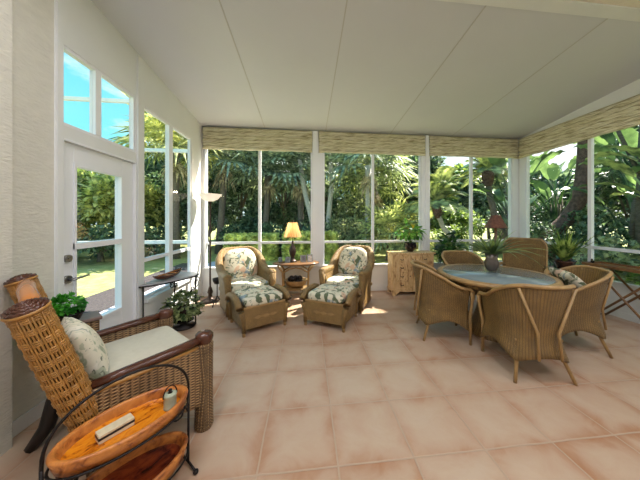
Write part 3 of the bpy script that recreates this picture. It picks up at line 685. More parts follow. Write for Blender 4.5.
MB().box(-.05,.05,-.03,.0,.045,.055).box(-.045,.045,.09,.11,.045,.055).tube([(0,-.22,.07),(0,.22,.07)],.005,6).build('thwart',M['honeywood'],t)
R=random.Random(5)
t=thing('potted_pothos','bushy variegated vine in a dark pot on a low stand below the console','potted plant',(XL+.30,3.36,0))
MB().lathe([(.0001,.0),(.13,.0),(.14,.02),(.05,.04),(.05,.07),(.12,.09),(.12,.10),(.0001,.10)],n=20).build('stand',M['iron'],t)
pot(t,[(.0001,.10),(.08,.10),(.11,.20),(.12,.26),(.11,.26),(.10,.24)],M['pot_brown'],.24,.10)
B=bush_mesh(R,.22,.23,.17,.27,420,.07,.055); B.v=[(x,y,max(.03,z)) for x,y,z in B.v]; B.build('foliage',leafmat('pothos_leaf',rgb(56,84,42),rgb(150,160,110),.3,.4,14),t)
# ------------------------------------------------------------------ pine chest
CX0,CX1,CY0,CY1=1.58,2.38,4.30,4.59
cx=(CX0+CX1)/2; cy=(CY0+CY1)/2
t=thing('chest_of_drawers','light knotty pine chest with a wavy front and dark drawer pulls','chest',(cx,cy,0)); w2,d2=.40,.145
def ser(x): return -d2+.018*K(x/w2*PI*1.0)*-1+.012*K(x/w2*PI*3)
def slab(z0,z1,ex,m,name,lab=None,z1f=None):
    pts=[(w2+ex,d2),(-w2-ex,d2)]+[(-w2-ex+(2*(w2+ex))*i/24,ser(-w2+2*w2*i/24)-ex) for i in range(25)]
    return MB().prism(pts,'z',z0,z1).build(name,m,t,bevel=.004)
slab(.085,.76,0,M['pine'],'body'); slab(.76,.79,.025,M['pine'],'top'); slab(.07,.10,.015,M['pine'],'plinth')
for sx in(1,-1):
    for yy in(-d2+.0,d2-.05): MB().prism([(sx*(w2+.012),.07),(sx*(w2-.13),.07),(sx*(w2-.09),.04),(sx*(w2-.05),0),(sx*(w2+.0),0)],'y',yy-.01,yy+.035).build('foot',M['pine'],t)
def drawer(x0,x1,z0,z1,kn):
    pts=[(x0+(x1-x0)*i/8,ser(x0+(x1-x0)*i/8)-.012) for i in range(9)]+[(x1-(x1-x0)*i/8,ser(x1-(x1-x0)*i/8)+.004) for i in range(9)]
    o=MB().prism(pts,'z',z0,z1).build('drawer',M['pine'],t,bevel=.004)
    for kx in kn:
        MB().tube([(kx-.03,ser(kx)-.016,(z0+z1)/2+.012),(kx-.02,ser(kx)-.03,(z0+z1)/2-.006),(kx+.02,ser(kx)-.03,(z0+z1)/2-.006),(kx+.03,ser(kx)-.016,(z0+z1)/2+.012)],.006,6).build('pull',M['bronze'],o)
for x0,x1 in((-.33,-.12),(.12,.33)):
    for z0,z1 in((.60,.73),(.44,.585),(.28,.425),(.12,.265)): drawer(x0,x1,z0,z1,((x0+x1)/2,))
drawer(-.105,.105,.60,.73,(0,))
pts=[(-.105+.21*i/8,ser(-.105+.21*i/8)-.010) for i in range(9)]+[(.105-.21*i/8,ser(.105-.21*i/8)+.004) for i in range(9)]
o=MB().prism(pts,'z',.12,.585).build('door',M['pine'],t,bevel=.004); MB().ell((-.08,ser(-.08)-.02,.36),.01,.012,.01).build('knob',M['bronze'],o)
t=thing('potted_plant','leafy plant with a yellow bloom in a black bowl pot on the pine chest','potted plant',(cx+.0,cy+.0,.791))
pot(t,[(.0001,0),(.05,0),(.055,.015),(.10,.06),(.115,.12),(.105,.165),(.12,.175),(.105,.17),(.10,.15)],M['pot_black'],.15,.10)
R=random.Random(11); B=bush_mesh(R,.22,.17,.17,.38,80,.15,.08,.3,.3); B.v=[(x,min(y,.135),max(z,.21)) for x,y,z in B.v]
for k in range(14):
    a=R.uniform(0,6.28); B.tube([(0,0,.15),(K(a)*.06,S(a)*.04,.25),(K(a)*.15,S(a)*.08,.34)],.004,5)
B.build('foliage',M['lf_house'],t); B=MB()
for k in range(5): leafquad(B,Vector((-.04+.02*k,.0,.44)),Vector((R.uniform(-.5,.5),R.uniform(-.4,.2),1)),Vector((0,1,0)),.09,.05)
B.build('flower',mat('yellow_petal',rgb(236,206,60),.5),t,label='yellow bloom')
# dark plant on a stand behind the left dining chair
t=thing('potted_plant','dark green leafy plant on a tall stand between pine chest and glass table','potted plant',(2.68,4.25,0))
MB().lathe([(.0001,0),(.14,0),(.13,.03),(.03,.06),(.025,.50),(.12,.53),(.12,.55),(.0001,.55)],n=20).build('stand',M['bronze'],t)
pot(t,[(.0001,.55),(.07,.55),(.10,.68),(.11,.70),(.10,.69),(.095,.67)],M['pot_brown'],.67,.095)
R=random.Random(12); bush_mesh(R,.22,.20,.28,.86,170,.15,.075,.35,.3).build('foliage',leafmat('dark_houseplant',rgb(26,58,30),rgb(54,98,46),.25,.35,6),t)
# mica lamp behind the table
t=thing('floor_lamp','floor lamp with a flared red-brown shade behind the dining table','lamp',(3.56,4.20,0))
MB().lathe([(.0001,0),(.14,0),(.14,.015),(.03,.04),(.028,.08),(.026,1.28),(.012,1.30),(.012,1.36),(.0001,1.37)],n=16).build('pole',M['darkrattan'],t)
def sq(a,z): return 1/max(abs(K(a)),abs(S(a)))*.9
MB().lathe([(.18,1.25),(.135,1.34),(.08,1.46),(.075,1.49)],n=32,rot=.4,squeeze=lambda a,z:1+.08*abs(K(3*a))).build('lamp_shade',M['redshade'],t,label='red-brown flared shade')
MB().tube([(0,0,1.36),(0,0,1.53)],.006).build('finial',M['bronze'],t)
# centrepiece
t=thing('potted_plant','grassy arching plant in a round pewter pot on the glass table','potted plant',(2.40,2.90,.7475))
pot(t,[(.0001,0),(.055,0),(.06,.01),(.08,.05),(.085,.10),(.066,.16),(.078,.22),(.07,.22),(.06,.19)],M['pewter'],.195,.06)
R=random.Random(8); strap_mesh(R,44,.78,.042,.18,1.1,.55,.62).build('foliage',M['lf_spike'],t)
# spider plant on stand
t=thing('potted_plant','large spiky green plant in a brown pot before the right window','potted plant',(4.10,3.42,0))
B=MB()
for a in(.4,2.5,4.6): B.tube([(K(a)*.16,S(a)*.16,0),(K(a)*.10,S(a)*.10,.58)],.010,6)
B.tube([(K(a)*.12,S(a)*.12,.30) for a in [i*PI/8 for i in range(16)]],.006,6,closed=True); B.lathe([(.0001,.57),(.13,.57),(.13,.59),(.0001,.59)],n=20); B.build('stand',M['iron'],t)
pot(t,[(.0001,.59),(.09,.59),(.13,.74),(.145,.76),(.13,.75),(.12,.73)],M['pot_brown'],.73,.12)
R=random.Random(9); B=strap_mesh(R,90,.66,.04,.72,.75,.6,1.0); B.v=[(min(x,.34),y,z) for x,y,z in B.v]; B.build('foliage',leafmat('spider_leaf',rgb(70,110,50),rgb(170,186,110),.35,.35,9),t)
# folding tray table on the right
t=thing('tray_table','brown wooden folding tray table with crossed legs along the right wall','table',(4.22,2.72,0))
MB().box(-.15,.17,-.42,.42,.745,.762).build('tray',M['darkrattan'],t,bevel=.004)
B=MB(); B.box(-.16,-.14,-.43,.43,.745,.785).box(.16,.18,-.43,.43,.745,.785).box(-.14,.16,-.43,-.41,.745,.785).box(-.14,.16,.41,.43,.745,.785); B.build('rim',M['darkrattan'],t,bevel=.003)
for xx in(-.12,.14):
    MB().tube([(xx,-.36,0),(xx,.34,.745)],.014,8).build('leg',M['darkrattan'],t); MB().tube([(xx+.03*(1 if xx<0 else -1),.36,0),(xx+.03*(1 if xx<0 else -1),-.34,.745)],.014,8).build('leg',M['darkrattan'],t)
MB().tube([(-.09,.33,.04),(.11,.33,.04)],.008).tube([(-.12,-.33,.04),(.14,-.33,.04)],.008).build('stretcher',M['darkwood'],t)
t=thing('bird_figurine','small dark bird figurine at the far end of the tray table','ornament',(4.12,3.06,.7625),.8)
MB().ell((0,0,.04),.04,.022,.022,12,8).ell((.035,0,.062),.015,.013,.014,10,6).tube([(.045,0,.062),(.062,0,.06)],[.004,.001],6).tube([(-.03,0,.045),(-.075,0,.06)],[.012,.004],6).build('body',M['iron'],t)
MB().tube([(0,.008,0),(0,.006,.03)],.003,5).tube([(0,-.008,0),(0,-.006,.03)],.003,5).build('legs',M['iron'],t)
# ------------------------------------------------------------------ foreground wicker chair (faces away to the right)
FX,FY=.68,.733; RX,RY=FY,-FX
t=thing('wicker_armchair','large aged wicker armchair with open-weave rolled back posts, left foreground','armchair',(-1.164,1.741,0),head(FX,FY))
def weave_roll(p0,p1,r0,r1,n=22,rows=11):
    # stakes and banded rows woven round a leaning post, with gaps between bands
    B=MB(); p0=Vector(p0);p1=Vector(p1); ax=(p1-p0).normalized(); a=ax.orthogonal().normalized(); b_=ax.cross(a)
    def P(k,th,rr=0): r=r0+(r1-r0)*k+.006*S(k*PI)+rr; return p0+(p1-p0)*k+(a*K(th)+b_*S(th))*r
    for j in range(n):
        th=2*PI*j/n; B.tube([P(k/10,th) for k in range(11)],.0044,5)
    for i in range(rows):
        k0=(i+.5)/rows
        for q in(-.012,0,.012):
            k=k0+q; 
            if 0<=k<=1: B.tube([P(k,2*PI*j/44,.003*(-1)**(j//2)) for j in range(44)],.0050,5,closed=True)
    for k in(.005,.995): B.tube([P(k,2*PI*j/32,.004) for j in range(32)],.009,6,closed=True)
    return B,P
for sg in(1,-1):
    B,P=weave_roll((sg*.31,-.20,.24),(sg*.40,-.44,1.04),.052,.057,34,15); o=B.build('back_post',M['cane'],t)
    a=Vector((sg*.31,-.20,.24)); c=Vector((sg*.40,-.44,1.04)); d=(c-a).normalized()
    MB().tube([a,a+(c-a)*.985],[.038,.044],16).build('core',mat('post_core_%d'%sg,rgb(74,46,26),.8),o)
    # braided cap
    B=MB()
    for rr,h in((.058,.004),(.044,.012),(.030,.018),(.014,.022)):
        e=d.orthogonal().normalized(); g=d.cross(e)
        for s_ in(0,1): B.tube([c+d*(h+.006*S(j*PI/2+s_*PI))+(e*K(2*PI*j/28)+g*S(2*PI*j/28))*rr for j in range(28)],.009,6,closed=True)
    B.lathe([(.0001,0),(.055,0)],c=c+d*.0,n=16); B.build('braided_cap',M['darkwood'],o)
# back panel and polished top rail
MB().grid(lambda u,v:(-.33+.66*u,-.27-.14*v-.02*S(u*PI),.40+.58*v),20,10,uvs=(.7,.6),thick=.03).build('backrest',M['wick_old'],t)
MB().tube([(-.38,-.42,1.01),(-.2,-.425,1.035),(0,-.43,1.04),(.2,-.425,1.035),(.38,-.42,1.01)],.038,14,sx=.9).build('top_rail',M['honeywood'],t,label='polished honey-coloured top rail')
for sg in(1,-1):
    def side(u,v):
        y=-.26+.56*u; zb=.16+.05*S(u*PI); return (sg*(.345),y,zb+(.575-zb)*v)
    MB().grid(side,16,12,uvs=(.56,.42),thick=.03 if sg<0 else -.03).build('side_panel',M['wick_old'],t)
    MB().tube([(sg*.366,-.24,.556),(sg*.372,0,.560),(sg*.366,.26,.566)],.012,8).build('bead',M['cane'],t); MB().tube([(sg*.345,-.26,.17),(sg*.345,.02,.215),(sg*.345,.29,.17)],.014,8).build('bead',M['cane'],t)
    MB().tube([(sg*.345,-.26,.585),(sg*.35,-.1,.592),(sg*.355,.1,.598),(sg*.35,.30,.605)],[.020,.023,.025,.026],12,sx=1.3).build('armrest',M['darkwood'],t,label='dark polished arm rail')
    # wrapped front leg
    pr=[(.050,0),(.052,.06),(.045,.16),(.042,.3),(.046,.48),(.048,.58)]
    B=MB().lathe(pr,c=(sg*.345,.31,0),n=20)
    for k in range(29): z=.02+k*.0195; r=.047+.004*abs(z-.3)/.3; B.tube([(sg*.345+r*K(2*PI*j/16),.31+r*S(2*PI*j/16),z) for j in range(16)],.009,5,closed=True)
    B.build('leg',M['wick_old'],t)
    MB().lathe([(.050,.58),(.056,.60),(.055,.63),(.04,.648),(.02,.652),(.0001,.653)],c=(sg*.345,.31,0),n=20,squeeze=lambda a,z:1+.05*K(5*a)).build('knob',M['darkwood'],t)
    MB().tube([(sg*.33,-.24,.42),(sg*.335,-.30,.26),(sg*.34,-.34,.10),(sg*.34,-.41,0)],[.06,.06,.05,.035],8,sx=.8).build('leg',M['blackwood'],t)
MB().box(-.32,.32,-.27,.30,.34,.40).build('seat_frame',M['wick_old'],t,bevel=.01)
MB().box(-.33,.33,.29,.325,.18,.40).build('front_panel',M['wick_old'],t,bevel=.006)
MB().ell((0,.01,.465),.318,.32,.075,44,10,p=.12).build('seat_cushion',M['cream_cloth'],t)
Rz=head(FX,FY)
pc=Vector((-1.164,1.741,0))+Vector((FX,FY,0))*(-.225)+Vector((RX,RY,0))*.05+Vector((0,0,.675))
pillow('throw_pillow','pale sage leaf-print pillow leaning on the back of the foreground armchair',pc,(.38,0,Rz),.40,.34,.15,M['sage'])
# small wicker table by the door with herb pot
t=thing('side_table','small square wicker table with a grey wood top beside the door','table',(-1.735,2.065,0),.80)
M['greywood']=mat('greyed_wood',rgb(134,110,100),.5,var=.3,scale=8)
MB().box(-.105,.105,-.10,.10,.635,.66).build('table_top',M['greywood'],t,bevel=.006)
MB().box(-.09,.09,-.085,.085,.50,.635).build('apron',M['wick_old'],t,bevel=.004)
for sx in(1,-1):
    for sy in(1,-1): MB().tube([(sx*.075,sy*.07,0),(sx*.075,sy*.07,.5)],.014).build('leg',M['cane'],t)
MB().box(-.08,.08,-.075,.075,.15,.17).build('shelf',M['wick_old'],t)
t=thing('potted_herb','bright green leafy herb in a black oval bowl on the small wicker table','potted plant',(-1.74,1.95,.661),.2)
MB().lathe([(.0001,0),(.06,0),(.075,.02),(.098,.07),(.102,.075),(.094,.07),(.08,.05)],n=24,sy=.85).build('pot',M['pot_black'],t)
MB().lathe([(.0001,.062),(.09,.058)],n=16,sy=.85).build('soil',M['soil'],t)
R=random.Random(21); B=bush_mesh(R,.10,.09,.07,.135,430,.034,.027); B.v=[(x,y,max(z,.072)) for x,y,z in B.v]; B.build('foliage',M['lf_bright'],t)
# ------------------------------------------------------------------ two-tier oval tray cart, nearest thing
t=thing('tray_stand','two-tier black iron stand carrying oval amber wooden trays, left foreground','side table',(-.860,1.271,0),math.atan2(.75,.66))
AL,AW=.262,.150
def otray(z,part,mi,rim):
    B=MB().lathe([(.0001,z),(.80,z),(.86,z+.006)],n=48)
    B2=MB().lathe([(.86,z+.006),(.89,z+.046),(.92,z+.055),(.98,z+.055),(1.0,z+.046),(.93,z-.012),(.80,z-.014),(.0001,z-.014)],n=48)
    for Q in(B,B2): Q.v=[(x*AL,y*AW,zz) for x,y,zz in Q.v]
    o=B2.build(part,rim,t); B.build('tray_floor',mi,o,label='glossy figured wood floor'); return o
o=otray(.405,'upper_tray',M['traywood'],M['trayrim']); o=otray(.135,'lower_tray',M['traylow'],M['trayrim'])
B=MB()
for sg in(1,-1):
    B.tube([(sg*(AL+.008),0,.018),(sg*(AL+.01),0,.43)],.0065,8)
    B.tube([(sg*(AL+.008),-.09,.012),(sg*(AL+.008),0,.02),(sg*(AL+.008),.09,.012)],.0065,8)
    for s2 in(1,-1): B.ell((sg*(AL+.008),s2*.09,.014),.014,.014,.014,10,8)
    scroll(B,(sg*(AL-.05),-.02,.335),.042,1.5,.005,'y',sg,1)
for z in(.395,.115): B.tube([((AL+.006)*K(a)*.97,(AW+.0)*S(a)*.95,z) for a in [i*PI/20 for i in range(40)]],.0055,6,closed=True)
B.build('iron_frame',M['iron'],t)
MB().tube([((AL+.01)*K(a),0,.43+.235*max(0,S(a))**.8) for a in [i*PI/28 for i in range(29)]],.0065,8).build('arched_handle',M['iron'],t)
ct=Matrix.Translation((-.860,1.271,0))@Matrix.Rotation(math.atan2(.75,.66),4,'Z')
def onc(x,y,z): v=ct@Vector((x,y,z)); return tuple(v)
a0=math.atan2(.75,.66)
t=thing('box','small cream and black striped box lying in the amber upper tray','box',onc(-.045,.02,.4065),a0+.05)
MB().box(-.065,.065,-.026,.026,0,.016).build('base',M['paper'],t,bevel=.002); MB().box(-.066,.066,-.027,.027,.0162,.026).build('band',M['bookblack'],t); MB().box(-.065,.065,-.026,.026,.0262,.038).build('lid',M['paper'],t,bevel=.002)
t=thing('lidded_jar','small pale jar with a wire bail handle at the far end of the amber tray','jar',onc(.17,-.02,.406),a0)
MB().lathe([(.0001,0),(.030,0),(.031,.004),(.029,.008),(.029,.060),(.031,.066),(.031,.074),(.022,.078),(.0001,.078)],n=20).build('body',M['jar'],t)
MB().lathe([(.0001,.0785),(.012,.0785),(.006,.085),(.01,.095),(.0001,.10)],n=12).build('lid_knob',M['iron'],t)
B=MB(); B.tube([(.033*K(a),0,.06+.055*S(a)) for a in [i*PI/14 for i in range(15)]],.003,6); B.build('bail_handle',M['iron'],t)
# ------------------------------------------------------------------ outdoors
g=MB().box(-60,60,-30,70,-.45,-.16).build('ground',M['lawn'],kind=ST)
MB().box(-3.35,-2.03,-6,9,-.16,-.10).build('patio',M['concrete'],kind=ST)
MB().box(-4.35,-3.35,-6,9,-.16,-.135).build('planting_bed',M['mulch'],kind=ST)
MB().box(-1.5,30,6.6,8.1,-.16,-.14).build('planting_bed_back',M['mulch'],kind=ST)
# screen enclosure seen through the left windows
t=thing('screen_enclosure','white aluminium screen enclosure frame standing outside the left windows','enclosure',(-2.6,4.9,-.1))
B=MB()
for z in(1.08,2.82,3.72): B.box(-4.2,.5,-.03,.03,z-.03,z+.03)
B.build('rails',M['frame'],t); MB().box(-4.2,-4.14,-.03,.03,0,3.75).build('post',M['frame'],t)
# trees
def trunk(pts,rr,m,t,part='trunk'): MB().tube(pts,rr,10).build(part,m,t)
def leafy(label,x,y,h,rx,ry,rz,m,n,L,W,seed,name='broadleaf_tree',cat='tree',group=None,blobs=6,tm='bark_grey',zc=None,low=-.16):
    t=thing(name,label,cat,(x,y,low),0,group); R=random.Random(seed); B=MB(); zc=zc or h-rz
    for b_ in range(blobs):
        d=rdir(R,-.6,.8); c=Vector((d.x*rx*.55,d.y*ry*.55,zc+d.z*rz*.6)); s_=R.uniform(.45,.65)
        for i in range(n//blobs):
            e=rdir(R,-.7,1); k=.5+.5*R.random(); p=c+Vector((e.x*rx*s_*k,e.y*ry*s_*k,e.z*rz*s_*k)); p.z=max(p.z,.05)
            leafquad(B,p,(e+rdir(R)*.9).normalized(),Vector((0,0,1))+rdir(R)*.6,L*R.uniform(.7,1.3),W*R.uniform(.7,1.3),.25)
    B.build('foliage',m,t)
    B=MB().tube([(0,0,0),(R.uniform(-.15,.15),0,zc*.5),(R.uniform(-.3,.3),0,zc+.2*rz)],[.11,.08,.03],8)
    for k in range(4):
        d=rdir(R,.1,.7); B.tube([(0,0,zc*.4),Vector((d.x*rx*.3,d.y*ry*.3,zc*.8)),Vector((d.x*rx*.6,d.y*ry*.6,zc+d.z*rz*.5))],[.05,.035,.012],6)
    B.build('trunk',M[tm],t); return t
def fan_leaf(B,p,d,L,R,seg=18,mi=0,droop=.35):
    d=d.normalized(); s_=d.cross(Vector((0,0,1)));
    if s_.length<.05: s_=Vector((1,0,0))
    s_.normalize(); n_=s_.cross(d).normalized(); c=p+d*L*.9; B.tube([p,p+d*L*.45+n_*.03,c],[.014,.012,.009],4,mi)
    for k in range(seg):
        a=(k/(seg-1)-.5)*PI*1.45; q=(d*K(a)+s_*S(a)).normalized(); l=L*(.75+.25*K(a))*R.uniform(.85,1.05); w=l*.055
        t_=q.cross(n_).normalized(); m1=c+q*l*.55-Vector((0,0,droop*.12*l)); e=c+q*l-Vector((0,0,droop*l*R.uniform(.5,1.3)))
        B.add([c,m1-t_*w,m1+n_*w*.4,m1+t_*w,e],[(0,1,2),(0,2,3),(1,4,2),(2,4,3)],mi)
def fanpalm(label,x,y,h,lean,L,seed,m='lf_fan',n=34,dead=10,tr=.14,tm='bark_grey',group=None):
    t=thing('fan_palm',label,'palm tree',(x,y,-.16),0,group); R=random.Random(seed); top=Vector((lean[0],lean[1],h))
    trunk([(0,0,0),(lean[0]*.3,lean[1]*.3,h*.35),(lean[0]*.75,lean[1]*.75,h*.75),top],[tr*1.3,tr,tr,tr*1.25],M[tm],t)
    B=MB()
    for i in range(n):
        z=1-1.45*(i+.5)/n; a=i*2.399; r=math.sqrt(max(0,1-z*z)); fan_leaf(B,top+Vector((0,0,.1)),Vector((r*K(a),r*S(a),z+.15)),L*R.uniform(.8,1.1),R,droop=.25+.3*(1-z)/2)
    B.build('crown',M[m],t)
    if dead:
        B=MB()
        for i in range(dead): a=i*2.4+.5; fan_leaf(B,top-Vector((0,0,.1)),Vector((K(a)*R.uniform(.15,.5),S(a)*R.uniform(.15,.5),-1)),L*R.uniform(.35,.6),R,9,droop=.5)
        B.build('dead_fronds',M['dead'],t,label='dry tan hanging fronds')
    return t
def featherpalm(label,x,y,pts,L,seed,m='lf_pin',n=26,tr=.12,tm='bark_grey',boot=True,up=.9):
    t=thing('feather_palm',label,'palm tree',(x,y,-.16)); R=random.Random(seed); pts=[Vector(p) for p in pts]; top=pts[-1]
    k=len(pts); trunk(pts,[tr*(1.15-.25*i/(k-1)) for i in range(k)],M[tm],t)
    if boot:
        d=(pts[-1]-pts[-2]).normalized(); B=MB().tube([top-d*.55,top-d*.35,top-d*.1,top+d*.12],[tr*.9,tr*1.7,tr*1.9,tr*1.0],12)
        for i in range(40):
            a=i*2.4; q=top-d*(.5-.5*i/40); e=Vector((K(a),S(a),.5)); B.tube([q,q+e*tr*2.2],[.035,.012],5)
        B.build('leaf_boots',M['bark_brown'],t,label='shaggy red-brown leaf bases')
    B=MB()
    for i in range(n):
        a=i*2.399; z=R.uniform(.1,1.1)*up; h=Vector((K(a),S(a),0)); l=L*R.uniform(.8,1.1); P_=[]
        for j in range(11):
            q=j/10; P_.append(top+h*l*(q*(1-.12*q))*(1.1-.35*z)+Vector((0,0,l*(z*q-.75*q*q*(.7+.3*z)))))
        B.tube(P_,[.018*(1-.8*j/10) for j in range(11)],4)
        for j in range(1,56):
            q=j/56*10; i0=min(int(q),9); c=P_[i0].lerp(P_[i0+1],q-i0); d=(P_[i0+1]-P_[i0]).normalized(); s_=d.cross(Vector((0,0,1))).normalized(); ll=l*.24*S(PI*(.12+.83*j/56))
            for sg in(1,-1):
                e=c+(s_*sg*.85+d*.55).normalized()*ll-Vector((0,0,ll*.35)); w=d*.007*L
                B.add([c-w,c+w,c.lerp(e,.55)+w*.9,e,c.lerp(e,.55)-w*.9],[(0,1,2,3,4)])
    B.build('crown',M[m],t); return t
def paddle(B,R,p,a,tilt,pet,L,W):
    h=Vector((K(a),S(a),0)); s_=Vector((-S(a),K(a),0)); c=Vector(p); pts=[c.copy()]; th=tilt
    for j in range(5): c=c+(h*S(th)+Vector((0,0,1))*K(th))*pet/5; pts.append(c.copy()); th+=.03
    B.tube(pts,[.045-.005*j for j in range(6)],6); vs=[]; n=12; fold=R.uniform(.1,.35); roll=R.uniform(-.5,.5)
    for j in range(n+1):
        q=j/n; w=W/2*(max(0,S(PI*q**.75)))**.65+.004; up=(h*(-K(th))+Vector((0,0,1))*S(th)); ss=(s_*K(roll)+up*S(roll))
        vs+=[c-ss*w+up*w*fold+Vector((0,0,-.03*S(q*40))),c,c+ss*w+up*w*fold+Vector((0,0,.03*S(q*37)))]
        c=c+(h*S(th)+Vector((0,0,1))*K(th))*L/n; th+=.085+.03*R.random()
    fs=[]
    for j in range(n): fs+=[(3*j,3*j+1,3*j+4,3*j+3),(3*j+1,3*j+2,3*j+5,3*j+4)]
    B.add(vs,fs,0,None,True)
def banana(label,x,y,h,n,seed,L=1.5,W=.55,m='lf_ban',tr=1.0):
    t=thing('bird_of_paradise_plant',label,'plant',(x,y,-.16)); R=random.Random(seed); B=MB(); T=MB()
    for i in range(n):
        a=i*2.399+R.uniform(-.3,.3); zt=R.uniform(.25,tr)*h*.55; p=(K(a)*.12,S(a)*.12,zt)
        T.tube([(K(a)*.25,S(a)*.25,0),p],[.06,.05],7); paddle(B,R,p,a,R.uniform(.08,.65),h*R.uniform(.25,.42),L*R.uniform(.8,1.15),W*R.uniform(.8,1.15))
    B.build('leaves',M[m],t); T.build('stems',M['bark_grey'],t); return t
def hedge(label,x0,x1,y0_,y1_,h,seed):
    t=thing('box_hedge',label,'hedge',((x0+x1)/2,(y0_+y1_)/2,-.16)); R=random.Random(seed); B=MB(); w,d=(x1-x0)/2,(y1_-y0_)/2
    for i in range(9000):
        f=R.random(); 
        if f<.35: p=Vector((R.uniform(-w,w),R.uniform(-d,d),h))
        elif f<.85: p=Vector((R.uniform(-w,w),-d,R.uniform(0,h)))
        else: p=Vector((R.choice((-w,w)),R.uniform(-d,d),R.uniform(0,h)))
        p+=rdir(R)*.05; leafquad(B,p,rdir(R,-.3,1),Vector((0,0,1))+rdir(R),.09,.055)
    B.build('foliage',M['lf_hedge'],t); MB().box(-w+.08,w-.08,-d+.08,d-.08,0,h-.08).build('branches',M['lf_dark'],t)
hedge('long low clipped hedge outside, behind the left lounge armchair',-3.0,-1.2,9.3,10.3,.92,1)
hedge('low clipped hedge outside, behind the table lamp and white post',-.85,1.1,9.0,10.0,1.0,2)
G=None
fanpalm('shaggy fan palm with a bare pale trunk rising behind the long hedge',-2.0,11.6,3.6,(.2,0),1.25,31,n=36)
fanpalm('tall fan palm with a straight pale trunk, centre of the middle back window',2.45,9.6,3.75,(.03,0),1.15,32,n=36,tr=.10,tm='bark_pale')
fanpalm('fan palm with dry hanging fronds, right part of the middle back window',3.25,11.5,3.2,(.1,.1),1.25,33,'lf_pin',30,16,.15)
fanpalm('dusky fan palm at the left end of the back left window',-4.0,11.5,4.3,(.3,0),1.3,34,'lf_blue',32,10)
fanpalm('sunny fan palm with dry fronds, right side of the back left window',-.3,11.8,3.8,(0,0),1.3,35,'lf_fan',30,18,.15)
fanpalm('sunlit yellow-green fan palm outside the left wall window, nearest one',-5.2,10.2,4.3,(0,0),1.25,36,'lf_yel',34,12)
fanpalm('blue-green fan palm outside the left wall window, the farther one',-5.3,12.0,4.8,(0,.1),1.3,37,'lf_grey',30,12)
fanpalm('small fan palm low behind the pine chest plant',3.1,8.9,.8,(0,0),.95,38,'lf_pin',24,0,.10)
fanpalm('small fan palm low between the two right-hand back windows',3.4,9.2,.9,(0,0),.9,39,'lf_yel',22,0,.10)
featherpalm('leaning date palm with a swollen brown neck, left in the corner back window',5.0,8.2,[(1.0,0,0),(.55,0,.55),(-.1,0,1.25),(-.32,0,1.75),(-.40,0,2.15)],1.5,41,n=40,up=1.7,tr=.085,tm='bark_pale')
featherpalm('curved date palm with a shaggy neck, right in the corner back window',7.4,8.4,[(.35,0,0),(.1,0,.9),(-.35,0,1.8),(-.55,0,2.6),(-.62,0,3.35)],1.5,42,n=36,up=1.6,tr=.11)
featherpalm('thick leaning palm trunk with feathery crown outside the right wall window',8.6,6.6,[(-1.7,.1,0),(-1.35,.1,.8),(-.6,0,1.6),(-.15,0,2.2),(0,0,3.4),(.1,0,5.4)],1.9,43,n=26,tr=.19,tm='bark_brown')
t=thing('bare_trunk','pale leaning tree trunk outside between the table lamp and the white post','tree',(.45,11.0,-.16)); trunk([(0,0,0),(-.25,0,1.6),(-.6,0,3.0),(-.9,0,5.2)],[.13,.12,.11,.09],M['bark_pale'],t)
R=random.Random(3); bush_mesh(R,1.3,1.1,.9,5.4,1500,.22,.10).v and None
B=bush_mesh(R,1.3,1.1,.9,5.4,1500,.22,.10); B.v=[(x-.9,y,z) for x,y,z in B.v]; B.build('crown',M['lf_blue'],t)
t=thing('bare_trunk','pale slanting tree trunk just right of the white post between back windows','tree',(.95,11.2,-.16)); trunk([(0,0,0),(.05,0,1.6),(.2,0,3.2),(.1,0,5.0)],[.13,.12,.11,.09],M['bark_pale'],t)
B=bush_mesh(R,1.3,1.1,.9,5.2,1500,.22,.10); B.build('crown',M['lf_blue'],t)
# paddle-leaved plants
for i,(x,y,h,n,lab) in enumerate(((7.7,8.3,4.2,16,'tall paddle-leaved plant outside, just right of the room corner post'),(8.9,5.5,4.0,17,'tall sunlit paddle-leaved plant outside the right end of the right window'),(9.4,8.1,4.6,18,'tall paddle-leaved plant behind the thick leaning palm'),(7.6,3.8,3.9,15,'tall paddle-leaved plant outside, beyond the right frame edge'),(6.8,1.8,3.4,10,'paddle-leaved plant outside the near right window'),(10.6,6.4,4.8,18,'deep green paddle-leaved plant farthest back outside the right window'))):
    banana(lab,x,y,h,n,50+i,1.2,.38,'lf_ban' if i not in(3,) else 'lf_pin')
# masses of trees
far=[(-9.5,15,5.0,2.0,'lf_dark'),(-6.6,15.5,7.0,2.3,'lf_blue'),(-4.0,15,6.8,2.2,'lf_dark'),(-1.4,15.2,7.2,2.3,'lf_blue'),(1.3,15,7.4,2.2,'lf_dark'),(3.9,15.3,6.8,2.2,'lf_mid'),(6.6,15,6.6,2.2,'lf_dark'),(9.4,15.2,5.2,2.2,'lf_mid'),(12.4,14,4.8,2.4,'lf_grey')]
pl=['at the far left','behind the long hedge, left part','behind the long hedge, right part','behind the table lamp','behind the pale trunks','behind the tall fan palm','behind the white back post','behind the leaning date palm','far in the right corner']
for i,(x,y,h,r,m) in enumerate(far): leafy('dense tall tree of the back tree line, '+pl[i],x,y,h,r,1.6,h*.36,M[m],3600,.34,.17,100+i,group='back tree line')
near=[(-5.0,12.9,3.4,1.5,'lf_dark','below the dusky fan palm'),(-2.6,12.8,3.0,1.5,'lf_dark','behind the long hedge'),(.1,12.9,3.2,1.5,'lf_dark','behind the table lamp'),(2.4,12.6,3.0,1.5,'lf_grey','behind the tall fan palm trunk'),(5.0,12.2,2.8,1.5,'lf_dark','behind the leaning date palm'),(7.5,11.6,2.6,1.6,'lf_mid','right in the corner back window'),(10.2,10.4,2.9,1.7,'lf_dark','beyond the room corner')]
